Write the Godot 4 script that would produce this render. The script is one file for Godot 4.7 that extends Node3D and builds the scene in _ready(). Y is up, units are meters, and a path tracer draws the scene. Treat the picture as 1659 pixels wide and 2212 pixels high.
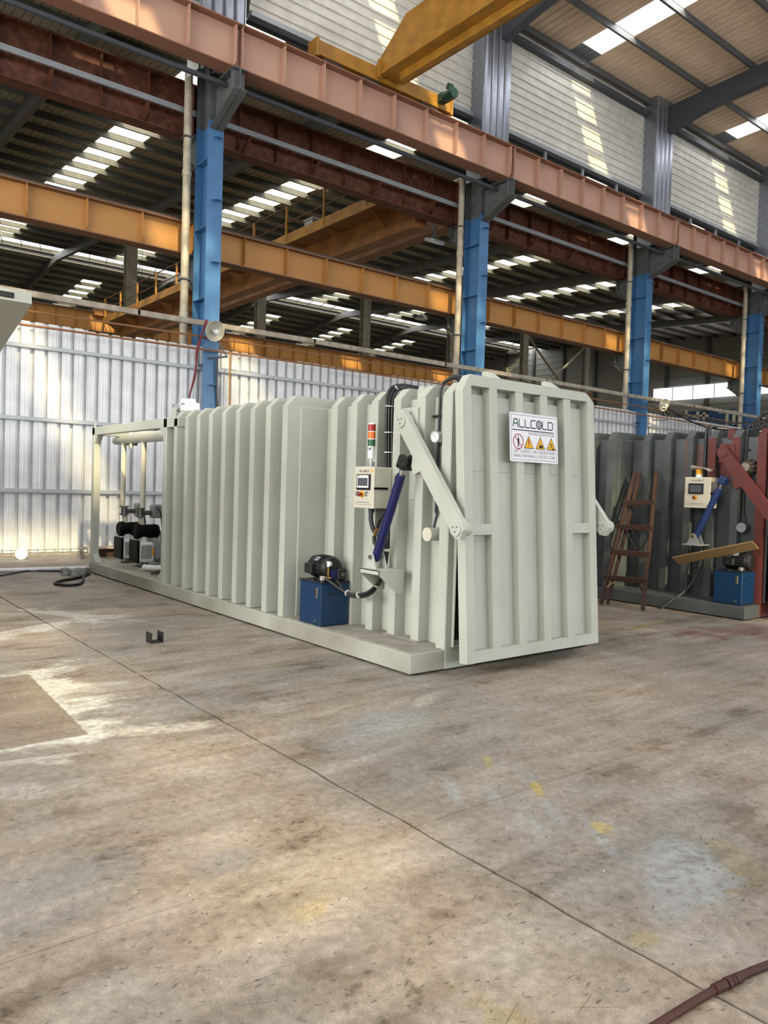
extends Node3D
# A steel workshop: a pale green-grey vacuum chamber on a skid under crane beams, a corrugated fence and a second hall behind.

const COL0 := 7.32          # x of the first column, and the spacing of the frames
const BAY := 8.09
const FZ := -15.52          # plane of the corrugated fence
const SKY1 := [-12.6, -5.2, -1.2, 2.9, 11.0, 19.1, 27.4, 35.6]   # roof light strips of the hall of the camera
const SKY2 := [-4.82, 3.27, 11.36, 19.45, 27.54, 35.63, 43.72, 51.81]

var OFF := Vector3.ZERO
var M := {}
var used := {}
var org := {}

# ------------------------------------------------------------------ mesh builder
class MB:
	var v := PackedVector3Array()
	var n := PackedVector3Array()
	var uv := PackedVector2Array()
	var uv2 := PackedVector2Array()
	func tri(a: Vector3, b: Vector3, c: Vector3) -> void:
		var m := (b - a).cross(c - a).normalized()
		v.append_array([a, c, b]); n.append_array([m, m, m])
	func quad(a: Vector3, b: Vector3, c: Vector3, d: Vector3) -> void:
		var m := (c - a).cross(d - b).normalized()
		v.append_array([a, c, b, a, d, c]); n.append_array([m, m, m, m, m, m])
	func squad(a: Vector3, b: Vector3, c: Vector3, d: Vector3, na: Vector3, nb: Vector3, nc: Vector3, nd: Vector3) -> void:
		v.append_array([a, c, b, a, d, c]); n.append_array([na, nc, nb, na, nd, nc])
	func box(lo: Vector3, hi: Vector3) -> MB:
		var a := lo; var b := hi
		quad(Vector3(a.x, a.y, b.z), Vector3(b.x, a.y, b.z), Vector3(b.x, b.y, b.z), Vector3(a.x, b.y, b.z))
		quad(Vector3(b.x, a.y, a.z), Vector3(a.x, a.y, a.z), Vector3(a.x, b.y, a.z), Vector3(b.x, b.y, a.z))
		quad(Vector3(a.x, a.y, a.z), Vector3(a.x, a.y, b.z), Vector3(a.x, b.y, b.z), Vector3(a.x, b.y, a.z))
		quad(Vector3(b.x, a.y, b.z), Vector3(b.x, a.y, a.z), Vector3(b.x, b.y, a.z), Vector3(b.x, b.y, b.z))
		quad(Vector3(a.x, b.y, b.z), Vector3(b.x, b.y, b.z), Vector3(b.x, b.y, a.z), Vector3(a.x, b.y, a.z))
		quad(Vector3(a.x, a.y, a.z), Vector3(b.x, a.y, a.z), Vector3(b.x, a.y, b.z), Vector3(a.x, a.y, b.z))
		return self
	# box with chamfered edges in a frame of its own, centred on xf.origin
	func cbox(xf: Transform3D, s: Vector3, r: float) -> MB:
		var h := s * 0.5
		r = minf(r, minf(h.x, minf(h.y, h.z)) * 0.9)
		var i := h - Vector3(r, r, r)
		var P := func(sx, sy, sz, ax): return xf * Vector3(sx * (h.x if ax == 0 else i.x), sy * (h.y if ax == 1 else i.y), sz * (h.z if ax == 2 else i.z))
		for s1 in [-1.0, 1.0]:
			_f(P.call(s1, -1, -1, 0), P.call(s1, 1, -1, 0), P.call(s1, 1, 1, 0), P.call(s1, -1, 1, 0), xf.origin)
			_f(P.call(-1, s1, -1, 1), P.call(1, s1, -1, 1), P.call(1, s1, 1, 1), P.call(-1, s1, 1, 1), xf.origin)
			_f(P.call(-1, -1, s1, 2), P.call(1, -1, s1, 2), P.call(1, 1, s1, 2), P.call(-1, 1, s1, 2), xf.origin)
			for s2 in [-1.0, 1.0]:
				_f(P.call(s1, s2, -1, 0), P.call(s1, s2, 1, 0), P.call(s1, s2, 1, 1), P.call(s1, s2, -1, 1), xf.origin)
				_f(P.call(s1, -1, s2, 0), P.call(s1, 1, s2, 0), P.call(s1, 1, s2, 2), P.call(s1, -1, s2, 2), xf.origin)
				_f(P.call(-1, s1, s2, 1), P.call(1, s1, s2, 1), P.call(1, s1, s2, 2), P.call(-1, s1, s2, 2), xf.origin)
				for s3 in [-1.0, 1.0]:
					var a: Vector3 = P.call(s1, s2, s3, 0); var b: Vector3 = P.call(s1, s2, s3, 1); var c: Vector3 = P.call(s1, s2, s3, 2)
					if (b - a).cross(c - a).dot(a - xf.origin) < 0.0: tri(a, c, b)
					else: tri(a, b, c)
		return self
	func _f(a: Vector3, b: Vector3, c: Vector3, d: Vector3, o: Vector3) -> void:
		if (c - a).cross(d - b).dot((a + c) * 0.5 - o) < 0.0: quad(a, d, c, b)
		else: quad(a, b, c, d)
	func bev(lo: Vector3, hi: Vector3, r := 0.006) -> MB:
		return cbox(Transform3D(Basis(), (lo + hi) * 0.5), hi - lo, r)
	# bar of rectangular section between two points; up gives the direction of the section's height
	func bar(a: Vector3, b: Vector3, w: float, h: float, up := Vector3.UP, r := 0.003) -> MB:
		var d := (b - a).normalized()
		if absf(d.dot(up)) > 0.99: up = Vector3.RIGHT
		var s := d.cross(up).normalized(); var u := s.cross(d)
		return cbox(Transform3D(Basis(s, u, -d), (a + b) * 0.5), Vector3(w, h, a.distance_to(b)), r)
	# polygon in the plane of U and V, pushed along W
	func prism(poly: PackedVector2Array, o: Vector3, U: Vector3, V: Vector3, W: Vector3) -> MB:
		var t := Geometry2D.triangulate_polygon(poly)
		var area := 0.0
		for k in poly.size():
			var p := poly[k]; var q := poly[(k + 1) % poly.size()]
			area += p.x * q.y - q.x * p.y
		var s := signf(area) * signf(U.cross(V).dot(W))
		var at := func(p: Vector2) -> Vector3: return o + U * p.x + V * p.y
		var w := W.normalized()
		for k in range(0, t.size(), 3):
			var a: Vector3 = at.call(poly[t[k]]); var b: Vector3 = at.call(poly[t[k + 1]]); var c: Vector3 = at.call(poly[t[k + 2]])
			if (b - a).cross(c - a).dot(w) < 0.0:
				var z := b; b = c; c = z
			tri(a + W, b + W, c + W); tri(a, c, b)
		for k in poly.size():
			var a: Vector3 = at.call(poly[k]); var b: Vector3 = at.call(poly[(k + 1) % poly.size()])
			if s > 0.0: quad(a, b, b + W, a + W)
			else: quad(b, a, a + W, b + W)
		return self
	func tube(pts: Array, r: float, seg := 8, caps := true) -> MB:
		var rings := []; var nor := []
		var side := Vector3.ZERO
		for k in pts.size():
			var d: Vector3 = (pts[mini(k + 1, pts.size() - 1)] - pts[maxi(k - 1, 0)]).normalized()
			if side == Vector3.ZERO: side = d.cross(Vector3.UP if absf(d.y) < 0.9 else Vector3.RIGHT).normalized()
			side = (side - d * side.dot(d)).normalized()
			var u := d.cross(side)
			var ring := []; var nn := []
			for j in seg:
				var a := TAU * j / seg
				var e := side * cos(a) + u * sin(a)
				nn.append(e); ring.append(pts[k] + e * r)
			rings.append(ring); nor.append(nn)
		for k in pts.size() - 1:
			for j in seg:
				var i := (j + 1) % seg
				squad(rings[k][j], rings[k][i], rings[k + 1][i], rings[k + 1][j], nor[k][j], nor[k][i], nor[k + 1][i], nor[k + 1][j])
		if caps:
			for j in range(1, seg - 1):
				tri(rings[0][0], rings[0][j + 1], rings[0][j])
				var L: Array = rings[-1]
				tri(L[0], L[j], L[j + 1])
		return self
	# turned shape: profile of Vector2(radius, height) round the y axis of xf; each step of the profile has its own hard edge
	func lathe(xf: Transform3D, prof: Array, seg := 20) -> MB:
		for k in prof.size() - 1:
			var p: Vector2 = prof[k]; var q: Vector2 = prof[k + 1]
			var m := Vector2(q.y - p.y, p.x - q.x).normalized()
			for j in seg:
				var a := TAU * j / seg; var b := TAU * (j + 1) / seg
				var A := Vector3(cos(a), 0, sin(a)); var B := Vector3(cos(b), 0, sin(b))
				var na := xf.basis * (A * m.x + Vector3.UP * m.y); var nb := xf.basis * (B * m.x + Vector3.UP * m.y)
				squad(xf * (B * p.x + Vector3.UP * p.y), xf * (A * p.x + Vector3.UP * p.y), xf * (A * q.x + Vector3.UP * q.y), xf * (B * q.x + Vector3.UP * q.y), nb, na, na, nb)
		return self
	func cyl(a: Vector3, b: Vector3, r: float, seg := 16, r2 := -1.0) -> MB:
		if r2 < 0.0: r2 = r
		var h := a.distance_to(b)
		return lathe(MB.frame(a, b - a), [Vector2(0, 0), Vector2(r, 0), Vector2(r2, h), Vector2(0, h)], seg)
	static func frame(o: Vector3, axis: Vector3) -> Transform3D:
		var y := axis.normalized()
		var x := y.cross(Vector3.FORWARD if absf(y.z) < 0.9 else Vector3.RIGHT).normalized()
		return Transform3D(Basis(x, y, x.cross(y)), o)
	# sheet with a repeating profile: steps are (across, depth) pairs; D runs along the ribs
	func sheet(o: Vector3, A: Vector3, N: Vector3, D: Vector3, prof: Array) -> MB:
		for k in prof.size() - 1:
			var p: Vector3 = o + A * prof[k].x + N * prof[k].y
			var q: Vector3 = o + A * prof[k + 1].x + N * prof[k + 1].y
			quad(p, q, q + D, p + D)
		return self

func mesh_of(b: MB, shift: Vector3) -> ArrayMesh:
	var arr := []; arr.resize(Mesh.ARRAY_MAX)
	var vv := b.v
	if shift != Vector3.ZERO: vv = Transform3D(Basis(), shift) * vv
	arr[Mesh.ARRAY_VERTEX] = vv; arr[Mesh.ARRAY_NORMAL] = b.n
	if b.uv.size() == b.v.size(): arr[Mesh.ARRAY_TEX_UV] = b.uv
	if b.uv2.size() == b.v.size(): arr[Mesh.ARRAY_TEX_UV2] = b.uv2
	var m := ArrayMesh.new(); m.add_surface_from_arrays(Mesh.PRIMITIVE_TRIANGLES, arr)
	return m

func numbered(s: String) -> String:
	used[s] = used.get(s, -1) + 1
	return s if used[s] == 0 else "%s_%03d" % [s, used[s]]

# a thing with parts: its node stands at `at` (in the axes that its parts are drawn in); OFF moves the whole thing
func thing(called: String, label: String, category: String, at: Vector3, group := "") -> Node3D:
	var o := Node3D.new(); o.name = numbered(called); add_child(o)
	o.position = at + OFF
	o.set_meta("label", label); o.set_meta("category", category)
	if group: o.set_meta("group", group)
	org[o] = at
	return o

func struct_root(called: String, label := "") -> Node3D:
	var o := Node3D.new(); o.name = numbered(called); add_child(o); o.set_meta("kind", "structure")
	if label: o.set_meta("label", label)
	org[o] = Vector3.ZERO
	return o

func part(parent: Node3D, called: String, b: MB, m: Material, label := "") -> MeshInstance3D:
	var i := MeshInstance3D.new(); i.name = called
	i.mesh = mesh_of(b, -org[parent]); i.material_override = m
	parent.add_child(i, true); org[i] = org[parent]
	if label: i.set_meta("label", label)
	return i

func single(called: String, b: MB, m: Material, label: String, category: String, at: Vector3, group := "") -> MeshInstance3D:
	var i := MeshInstance3D.new(); i.name = numbered(called)
	i.mesh = mesh_of(b, -at); i.material_override = m; i.position = at + OFF
	add_child(i); org[i] = at
	i.set_meta("label", label); i.set_meta("category", category)
	if group: i.set_meta("group", group)
	return i

# ------------------------------------------------------------------ materials
func noise_tex(seed_: int, freq: float, oct: int, lo: Color, hi: Color, size := 512, cell := false, mid := 0.0) -> NoiseTexture2D:
	var f := FastNoiseLite.new(); f.seed = seed_; f.frequency = freq; f.fractal_octaves = oct
	f.noise_type = FastNoiseLite.TYPE_CELLULAR if cell else FastNoiseLite.TYPE_SIMPLEX_SMOOTH
	var g := Gradient.new(); g.set_color(0, lo); g.set_color(1, hi); g.set_offset(0, maxf(0.0, mid)); g.set_offset(1, 1.0)
	var t := NoiseTexture2D.new(); t.width = size; t.height = size; t.seamless = true; t.noise = f; t.color_ramp = g
	return t

func mat(key: String, c: Color, rough := 0.6, metal := 0.0, tex: Texture2D = null, scale := 0.5) -> StandardMaterial3D:
	var m := StandardMaterial3D.new(); m.resource_name = key
	m.albedo_color = c; m.roughness = rough; m.metallic = metal
	if tex:
		m.albedo_texture = tex; m.uv1_triplanar = true; m.uv1_world_triplanar = true
		m.uv1_scale = Vector3(scale, scale, scale)
	M[key] = m
	return m

func make_materials() -> void:
	var grain := noise_tex(3, 0.006, 6, Color(0.93, 0.93, 0.925), Color(1, 1, 1))
	var dirt := noise_tex(7, 0.008, 6, Color(0.76, 0.74, 0.71), Color(1, 1, 1))
	var rust := noise_tex(11, 0.03, 4, Color(0.62, 0.5, 0.42), Color(1, 1, 1))
	var smear := noise_tex(15, 0.008, 4, Color(0.9, 0.9, 0.91), Color(1, 1, 1))
	mat("pale", Color(0.71, 0.725, 0.69), 0.42, 0.0, grain, 0.35)
	mat("pale_deck", Color(0.62, 0.61, 0.58), 0.6, 0.0, dirt, 0.9)
	mat("pale_base", Color(0.68, 0.69, 0.65), 0.5, 0.0, dirt, 0.22)
	mat("grey_paint", Color(0.335, 0.36, 0.375), 0.5, 0.0, dirt, 0.5)
	mat("red_primer", Color(0.38, 0.16, 0.15), 0.6, 0.0, grain, 0.8)
	mat("dull_primer", Color(0.45, 0.33, 0.32), 0.6, 0.0, dirt, 0.8)
	mat("rubber", Color(0.045, 0.045, 0.05), 0.5)
	mat("black_gap", Color(0.02, 0.02, 0.02), 0.9)
	mat("hose", Color(0.06, 0.062, 0.07), 0.4)
	mat("conduit", Color(0.2, 0.205, 0.22), 0.45)
	mat("blue_cyl", Color(0.06, 0.08, 0.30), 0.25)
	mat("blue_cyl2", Color(0.07, 0.16, 0.36), 0.5)
	mat("blue_tank", Color(0.03, 0.19, 0.33), 0.35, 0.0, grain, 1.5)
	mat("tank_top", Color(0.1, 0.11, 0.14), 0.5)
	mat("chrome", Color(0.75, 0.75, 0.74), 0.2, 1.0)
	mat("steel", Color(0.5, 0.5, 0.49), 0.4, 0.8)
	mat("brass", Color(0.66, 0.52, 0.28), 0.35, 0.9)
	mat("motor", Color(0.09, 0.09, 0.088), 0.45)
	mat("black_plastic", Color(0.03, 0.032, 0.035), 0.55).metallic_specular = 0.25
	mat("cream", Color(0.77, 0.76, 0.70), 0.45)
	mat("white", Color(0.86, 0.865, 0.87), 0.35)
	mat("sign_white", Color(0.87, 0.875, 0.9), 0.3)
	mat("navy", Color(0.07, 0.06, 0.2), 0.5)
	mat("print_grey", Color(0.3, 0.31, 0.36), 0.6)
	mat("print_black", Color(0.06, 0.06, 0.06), 0.6)
	mat("sign_red", Color(0.55, 0.05, 0.13), 0.5)
	mat("sign_yellow", Color(0.86, 0.66, 0.1), 0.5)
	mat("green", Color(0.04, 0.3, 0.17), 0.3)
	mat("leaf_green", Color(0.2, 0.5, 0.36), 0.5)
	mat("red", Color(0.6, 0.07, 0.08), 0.3)
	mat("button_red", Color(0.45, 0.11, 0.1), 0.45)
	mat("amber", Color(0.83, 0.4, 0.03), 0.3)
	mat("yellow", Color(0.86, 0.62, 0.05), 0.5)
	mat("screen", Color(0.33, 0.34, 0.37), 0.15)
	mat("bezel", Color(0.1, 0.1, 0.13), 0.3)
	mat("dial", Color(0.85, 0.86, 0.87), 0.3)
	mat("col_blue", Color(0.27, 0.45, 0.63), 0.3, 0.0, smear, 0.6)
	mat("col_grey", Color(0.37, 0.39, 0.4), 0.5, 0.0, dirt, 0.5)
	mat("far_col", Color(0.47, 0.46, 0.42), 0.6, 0.0, dirt, 0.4)
	mat("salmon", Color(0.72, 0.57, 0.50), 0.5, 0.0, grain, 0.25)
	mat("salmon_edge", Color(0.56, 0.40, 0.32), 0.6, 0.0, grain, 0.25)
	mat("ochre", Color(0.68, 0.485, 0.25), 0.5, 0.0, grain, 0.25)
	mat("ochre_edge", Color(0.50, 0.35, 0.24), 0.6, 0.0, grain, 0.25)
	mat("brown", Color(0.42, 0.25, 0.17), 0.6, 0.0, rust, 0.3)
	mat("rail", Color(0.28, 0.25, 0.24), 0.5, 0.4)
	mat("crane_yellow", Color(0.68, 0.49, 0.17), 0.45, 0.0, dirt, 0.4)
	mat("crane_orange", Color(0.56, 0.37, 0.19), 0.5, 0.0, dirt, 0.3)
	mat("crane_green", Color(0.05, 0.2, 0.17), 0.4)
	mat("galv", Color(0.62, 0.64, 0.66), 0.45, 0.35, grain, 0.4)
	mat("galv_shiny", Color(0.6, 0.62, 0.66), 0.32, 0.75, smear, 0.7)
	mat("fence_sheet", Color(0.86, 0.87, 0.88), 0.42, 0.2, smear, 0.5)
	mat("fence_rail", Color(0.66, 0.68, 0.70), 0.45, 0.3)
	mat("clad", Color(0.86, 0.85, 0.81), 0.5, 0.1, smear, 0.5)
	mat("dark_steel", Color(0.26, 0.28, 0.31), 0.5)
	mat("purlin", Color(0.34, 0.35, 0.355), 0.55, 0.1)
	mat("purlin2", Color(0.30, 0.30, 0.285), 0.6, 0.1)
	mat("roof1", Color(0.90, 0.81, 0.71), 0.75, 0.0, grain, 0.35)
	mat("roof1_sheet", Color(0.45, 0.48, 0.50), 0.6)
	mat("roof2", Color(0.56, 0.53, 0.46), 0.6, 0.1, smear, 0.3)
	mat("far_wall", Color(0.46, 0.46, 0.43), 0.7)
	mat("far_blue", Color(0.08, 0.25, 0.42), 0.6)
	mat("pipe_white", Color(0.72, 0.69, 0.62), 0.5, 0.0, dirt, 0.8)
	mat("copper", Color(0.55, 0.38, 0.25), 0.5, 0.2)
	mat("tray", Color(0.66, 0.63, 0.58), 0.6, 0.0, dirt, 0.7)
	mat("red_cable", Color(0.4, 0.1, 0.12), 0.5)
	mat("hose_red", Color(0.27, 0.13, 0.12), 0.55, 0.0, rust, 6.0)
	mat("wood_red", Color(0.29, 0.205, 0.175), 0.7, 0.0, rust, 3.0)
	mat("ply", Color(0.62, 0.51, 0.34), 0.65, 0.0, grain, 2.0)
	mat("sub_floor", Color(0.16, 0.15, 0.14), 0.9)
	mat("concrete_block", Color(0.62, 0.65, 0.64), 0.8, 0.0, dirt, 3.0)
	mat("rusty", Color(0.13, 0.11, 0.1), 0.6, 0.3)
	mat("cloth", Color(0.62, 0.6, 0.56), 0.9, 0.0, dirt, 4.0)
	mat("cloth_dark", Color(0.34, 0.3, 0.26), 0.9, 0.0, dirt, 4.0)
	# roof lights: weathered translucent sheet, lit by the day behind it; the sun comes through
	for a in [["light1", Color(1, 1, 0.98)], ["light2", Color(1, 0.97, 0.86)]]:
		var m := mat(a[0], Color(0.95, 0.95, 0.9, 0.5), 0.6)
		m.transparency = BaseMaterial3D.TRANSPARENCY_ALPHA
		m.emission_enabled = true; m.emission = a[1]; m.emission_energy_multiplier = 1.6

# ------------------------------------------------------------------ floor
func floor_texture() -> ImageTexture:
	var S := 2048
	var big := noise_bytes(21, 0.0035, 5, S, S)                  # broad patches
	var mid := noise_bytes(22, 0.016, 5, S, S)
	var run := noise_bytes(23, 0.018, 5, S / 4, S, S)             # streaks along x
	var run2 := noise_bytes(24, 0.05, 4, S / 5, S, S)
	var fine := noise_bytes(25, 0.11, 3, S, S)
	var px := PackedByteArray(); px.resize(S * S * 3)
	# sprayed paint: [x, z, half length, half width, angle, r, g, b, strength]; texture spans x -2..14, z -14..2
	var spray := [
		[1.85, -4.42, 0.26, 0.07, 0.35, .84, .83, .78, .75], [1.78, -5.0, 0.18, 0.09, 0.2, .74, .76, .76, .5], [1.95, -5.6, 0.12, 0.06, 0.3, .78, .80, .80, .7], [1.8, -6.2, 0.2, 0.05, -0.5, .8, .8, .78, .6],
		[1.02, -4.30, 0.22, 0.035, 0.1, .80, .79, .76, .7], [1.16, -4.22, 0.10, 0.05, 0.9, .82, .80, .77, .7], [0.92, -3.92, 0.14, 0.09, 0.7, .76, .75, .74, .6],
		[2.85, -8.38, 0.22, 0.12, 0.1, .82, .82, .80, .8], [2.25, -8.95, 0.42, 0.10, 0.2, .74, .73, .71, .5],
		[3.02, -8.05, 0.16, 0.04, 0.9, .78, .78, .76, .7], [2.6, -7.9, .14, .07, .2, .7, .7, .69, .5], [2.05, -7.2, .25, .05, .3, .66, .65, .63, .4], [2.1, -6.7, .3, .05, .4, .66, .65, .63, .4],
		[3.05, -3.75, 0.34, 0.22, -0.5, .62, .66, .68, .6], [2.75, -3.65, 0.22, 0.12, -0.3, .60, .63, .66, .45], [3.55, -3.35, .35, .18, -.5, .60, .62, .62, .35],
		[3.62, -4.02, 0.20, 0.05, -0.5, .76, .74, .70, .7], [3.45, -4.1, .12, .04, -.4, .72, .69, .64, .6], [2.9, -4.15, .1, .03, -.2, .76, .72, .62, .6],
		[3.10, -2.90, 0.14, 0.03, -0.9, .72, .66, .36, .55], [3.02, -2.48, 0.09, 0.03, -0.9, .74, .66, .30, .7], [2.93, -2.03, 0.07, 0.05, -0.8, .76, .68, .36, .6],
		[2.66, -2.72, 0.14, 0.03, -1.0, .66, .69, .71, .6], [2.78, -2.56, 0.14, 0.03, -1.0, .66, .69, .71, .5], [3.12, -2.66, 0.15, 0.035, -1.0, .63, .66, .68, .5],
		[2.68, -2.20, 0.12, 0.03, -1.0, .66, .68, .70, .5], [2.9, -2.3, .16, .03, -1.0, .64, .67, .69, .45], [2.82, -1.95, .2, .03, -1.0, .66, .69, .71, .45], [2.86, -1.62, 0.26, 0.16, -0.6, .66, .69, .71, .75], [2.62, -1.5, .16, .08, -.5, .64, .67, .69, .5],
		[3.16, -1.55, .18, .07, -.9, .62, .58, .42, .4], [2.32, -1.42, .07, .04, .2, .62, .57, .40, .6], [2.9, -1.45, .1, .05, -.5, .62, .57, .42, .4],
		[1.52, -2.22, 0.10, 0.05, -0.3, .72, .64, .42, .45], [1.62, -1.42, .05, .14, .1, .6, .57, .36, .45], [0.72, -2.9, 0.28, 0.22, 0.2, .56, .57, .58, .5], [1.42, -2.72, .12, .1, .1, .55, .57, .6, .35],
		[7.3, -5.4, 0.5, 0.05, 0.1, .66, .58, .25, .5], [7.9, -5.0, 0.5, 0.04, -0.2, .66, .58, .25, .45], [8.3, -6.4, 0.7, 0.12, 0.1, .5, .43, .22, .5], [8.6, -4.3, 0.7, 0.25, 0.0, .50, .25, .25, .3], [9.3, -3.9, .8, .35, 0, .5, .3, .28, .3],
		[3.4, -5.5, .25, .05, .1, .55, .47, .30, .35], [3.3, -4.75, .12, .05, .3, .55, .47, .30, .3], [6.6, -4.0, .6, .1, -.5, .66, .62, .56, .5], [6.0, -3.4, .5, .12, -.4, .62, .58, .53, .4],
	]
	var add := PackedFloat32Array(); add.resize(S * S)
	var tint := PackedColorArray(); tint.resize(S * S)
	# paint that built up round masked sheets: crisp on the inside, ragged outside. Lines of the sheet's outline as [px, pz, nx, nz], spread
	var sheets := [
		[[[1.0, -4.545, 0.02, 1.0, 0.11], [1.5, -5.4, 0.999, 0.045, 0.24], [1.4, -6.2, -0.06, -1.0, 0.13]], 0.3, 2.4, -6.8, -3.9],
		[[[2.15, -8.24, 0.45, 0.89, 0.26], [2.42, -8.76, 0.89, -0.45, 0.3]], 1.4, 3.3, -9.3, -7.6],
	]
	for sh in sheets:
		for iy in range(int((sh[3] + 14.0) * 128), int((sh[4] + 14.0) * 128)):
			for ix in range(int((sh[1] + 2.0) * 128), int((sh[2] + 2.0) * 128)):
				var x := ix / 128.0 - 2.0; var z := iy / 128.0 - 14.0
				var best := -9.0; var sp := 0.1
				for l in sh[0]:
					var d: float = ((x - l[0]) * l[2] + (z - l[1]) * l[3]) / sqrt(l[2] * l[2] + l[3] * l[3])
					if d > best: best = d; sp = l[4]
				if best > 0.0:
					var i := iy * S + ix
					var w := clampf(1.35 - best / sp + (mid[i] - 128) / 110.0 + (run2[i] - 128) / 400.0, 0.0, 1.0) * 0.95
					if w > add[i]: add[i] = w; tint[i] = Color(.86, .86, .82)
				elif sh[1] < 1.0:
					var i := iy * S + ix
					add[i] = 0.35; tint[i] = Color(.58, .49, .37)
	for s in spray:
		var ca := cos(s[4]); var sa := sin(s[4])
		var R: float = maxf(s[2], s[3]) * 1.9 + 0.05
		var c := Color(s[5], s[6], s[7])
		for iy in range(maxi(0, int((s[1] - R + 14.0) * 128)), mini(S, int((s[1] + R + 14.0) * 128))):
			for ix in range(maxi(0, int((s[0] - R + 2.0) * 128)), mini(S, int((s[0] + R + 2.0) * 128))):
				var dx: float = ix / 128.0 - 2.0 - s[0]; var dz: float = iy / 128.0 - 14.0 - s[1]
				var a: float = (dx * ca + dz * sa) / s[2]; var b: float = (-dx * sa + dz * ca) / s[3]
				var i := iy * S + ix
				var d := sqrt(a * a + b * b) + (mid[i] - 128) / 150.0 + (run2[i] - 128) / 260.0 + (fine[i] - 128) / 420.0
				var w: float = clampf((1.3 - d) * 1.9, 0.0, 1.0) * s[8]
				if w > add[i]:
					add[i] = w; tint[i] = c
	for i in S * S:
		var B := (big[i] - 128) / 128.0; var G := (mid[i] - 128) / 128.0; var R1 := (run[i] - 128) / 128.0; var R2 := (run2[i] - 128) / 128.0; var F := (fine[i] - 128) / 128.0
		var t := 0.565 + 0.045 * B + 0.06 * G + 0.06 * R1 + 0.06 * R2 + 0.035 * F
		var warm := 0.038 + 0.02 * B - 0.012 * G
		# trodden-in dark scuffs and pits
		if R1 + G * 0.7 < -0.62: t -= 0.05
		if F + G * 0.5 < -0.78: t -= 0.1
		if F - R2 * 0.5 > 0.74: t += 0.05
		var r := t + warm; var g := t; var b := t - warm * 1.25
		var w := add[i]
		if w > 0.0:
			w *= clampf(0.85 + 0.5 * F + 0.3 * R2, 0.25, 1.0)
			var c := tint[i]
			r = lerpf(r, c.r, w); g = lerpf(g, c.g, w); b = lerpf(b, c.b, w)
		px[i * 3] = clampi(int(r * 255), 0, 255); px[i * 3 + 1] = clampi(int(g * 255), 0, 255); px[i * 3 + 2] = clampi(int(b * 255), 0, 255)
	return ImageTexture.create_from_image(Image.create_from_data(S, S, false, Image.FORMAT_RGB8, px))

func scuffs() -> ImageTexture:
	# fine grain, dark chips and pale scratches, mostly drawn out along x; repeats every 1.7 m
	var S := 1024
	var a := noise_bytes(41, 0.12, 3, S, S); var b := noise_bytes(42, 0.03, 4, S, S)
	var px := PackedByteArray(); px.resize(S * S)
	for i in S * S: px[i] = clampi(int(226 + (a[i] - 128) * 0.16 + (b[i] - 128) * 0.16), 0, 255)
	var rng := RandomNumberGenerator.new(); rng.seed = 9
	for k in 900:
		var cx := rng.randi() % S; var cy := rng.randi() % S
		var ang := rng.randfn(0.12, 0.35); var L := rng.randf_range(2.0, 9.0); var wd := rng.randf_range(0.8, 2.6)
		var dk := rng.randi_range(-75, -30) if rng.randf() < 0.7 else rng.randi_range(10, 26)
		if rng.randf() < 0.08: L *= 5.0; wd = 0.9
		var ca := cos(ang); var sa := sin(ang)
		for y in range(-int(L) - 2, int(L) + 3):
			for x in range(-int(L) - 2, int(L) + 3):
				var u := (x * ca + y * sa) / L; var v := (-x * sa + y * ca) / wd
				if u * u + v * v < 1.0:
					var i := posmod(cy + y, S) * S + posmod(cx + x, S)
					px[i] = clampi(px[i] + dk, 90, 255)
	return ImageTexture.create_from_image(Image.create_from_data(S, S, false, Image.FORMAT_L8, px))

func noise_bytes(seed_: int, freq: float, oct: int, w: int, h: int, w2 := 0) -> PackedByteArray:
	var f := FastNoiseLite.new(); f.seed = seed_; f.frequency = freq; f.fractal_octaves = oct; f.noise_type = FastNoiseLite.TYPE_SIMPLEX_SMOOTH
	var im := f.get_seamless_image(w, h, false, false, 0.06) if w == h else f.get_image(w, h)
	if w2: im.resize(w2, h, Image.INTERPOLATE_CUBIC)
	return im.get_data()

func slab(root: Node3D, x0: Callable, x1: Callable, z0: float, z1: float, n: int, m: Material) -> void:
	var b := MB.new()
	var put := func(a, c, d, e): b.quad(a, c, d, e)
	for k in n:
		var za := lerpf(z0, z1, float(k) / n); var zb := lerpf(z0, z1, float(k + 1) / n)
		var a := Vector3(x0.call(za), 0, za); var d := Vector3(x0.call(zb), 0, zb)
		var c := Vector3(x1.call(za), 0, za); var e := Vector3(x1.call(zb), 0, zb)
		put.call(a, c, e, d) if za > zb else put.call(d, e, c, a)
		var dn := Vector3(0, -0.028, 0)
		b.quad(a, a + dn, d + dn, d); b.quad(c, e, e + dn, c + dn)
		if k == 0: b.quad(a, c, c + dn, a + dn)
		if k == n - 1: b.quad(d, d + dn, e + dn, e)
	for p in b.v:
		b.uv.append(Vector2((p.x + 2.0) / 16.0, (p.z + 14.0 + p.y) / 16.0)); b.uv2.append(Vector2(p.x / 1.7, (p.z + p.y) / 1.7))
	part(root, "slab", b, m)

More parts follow.
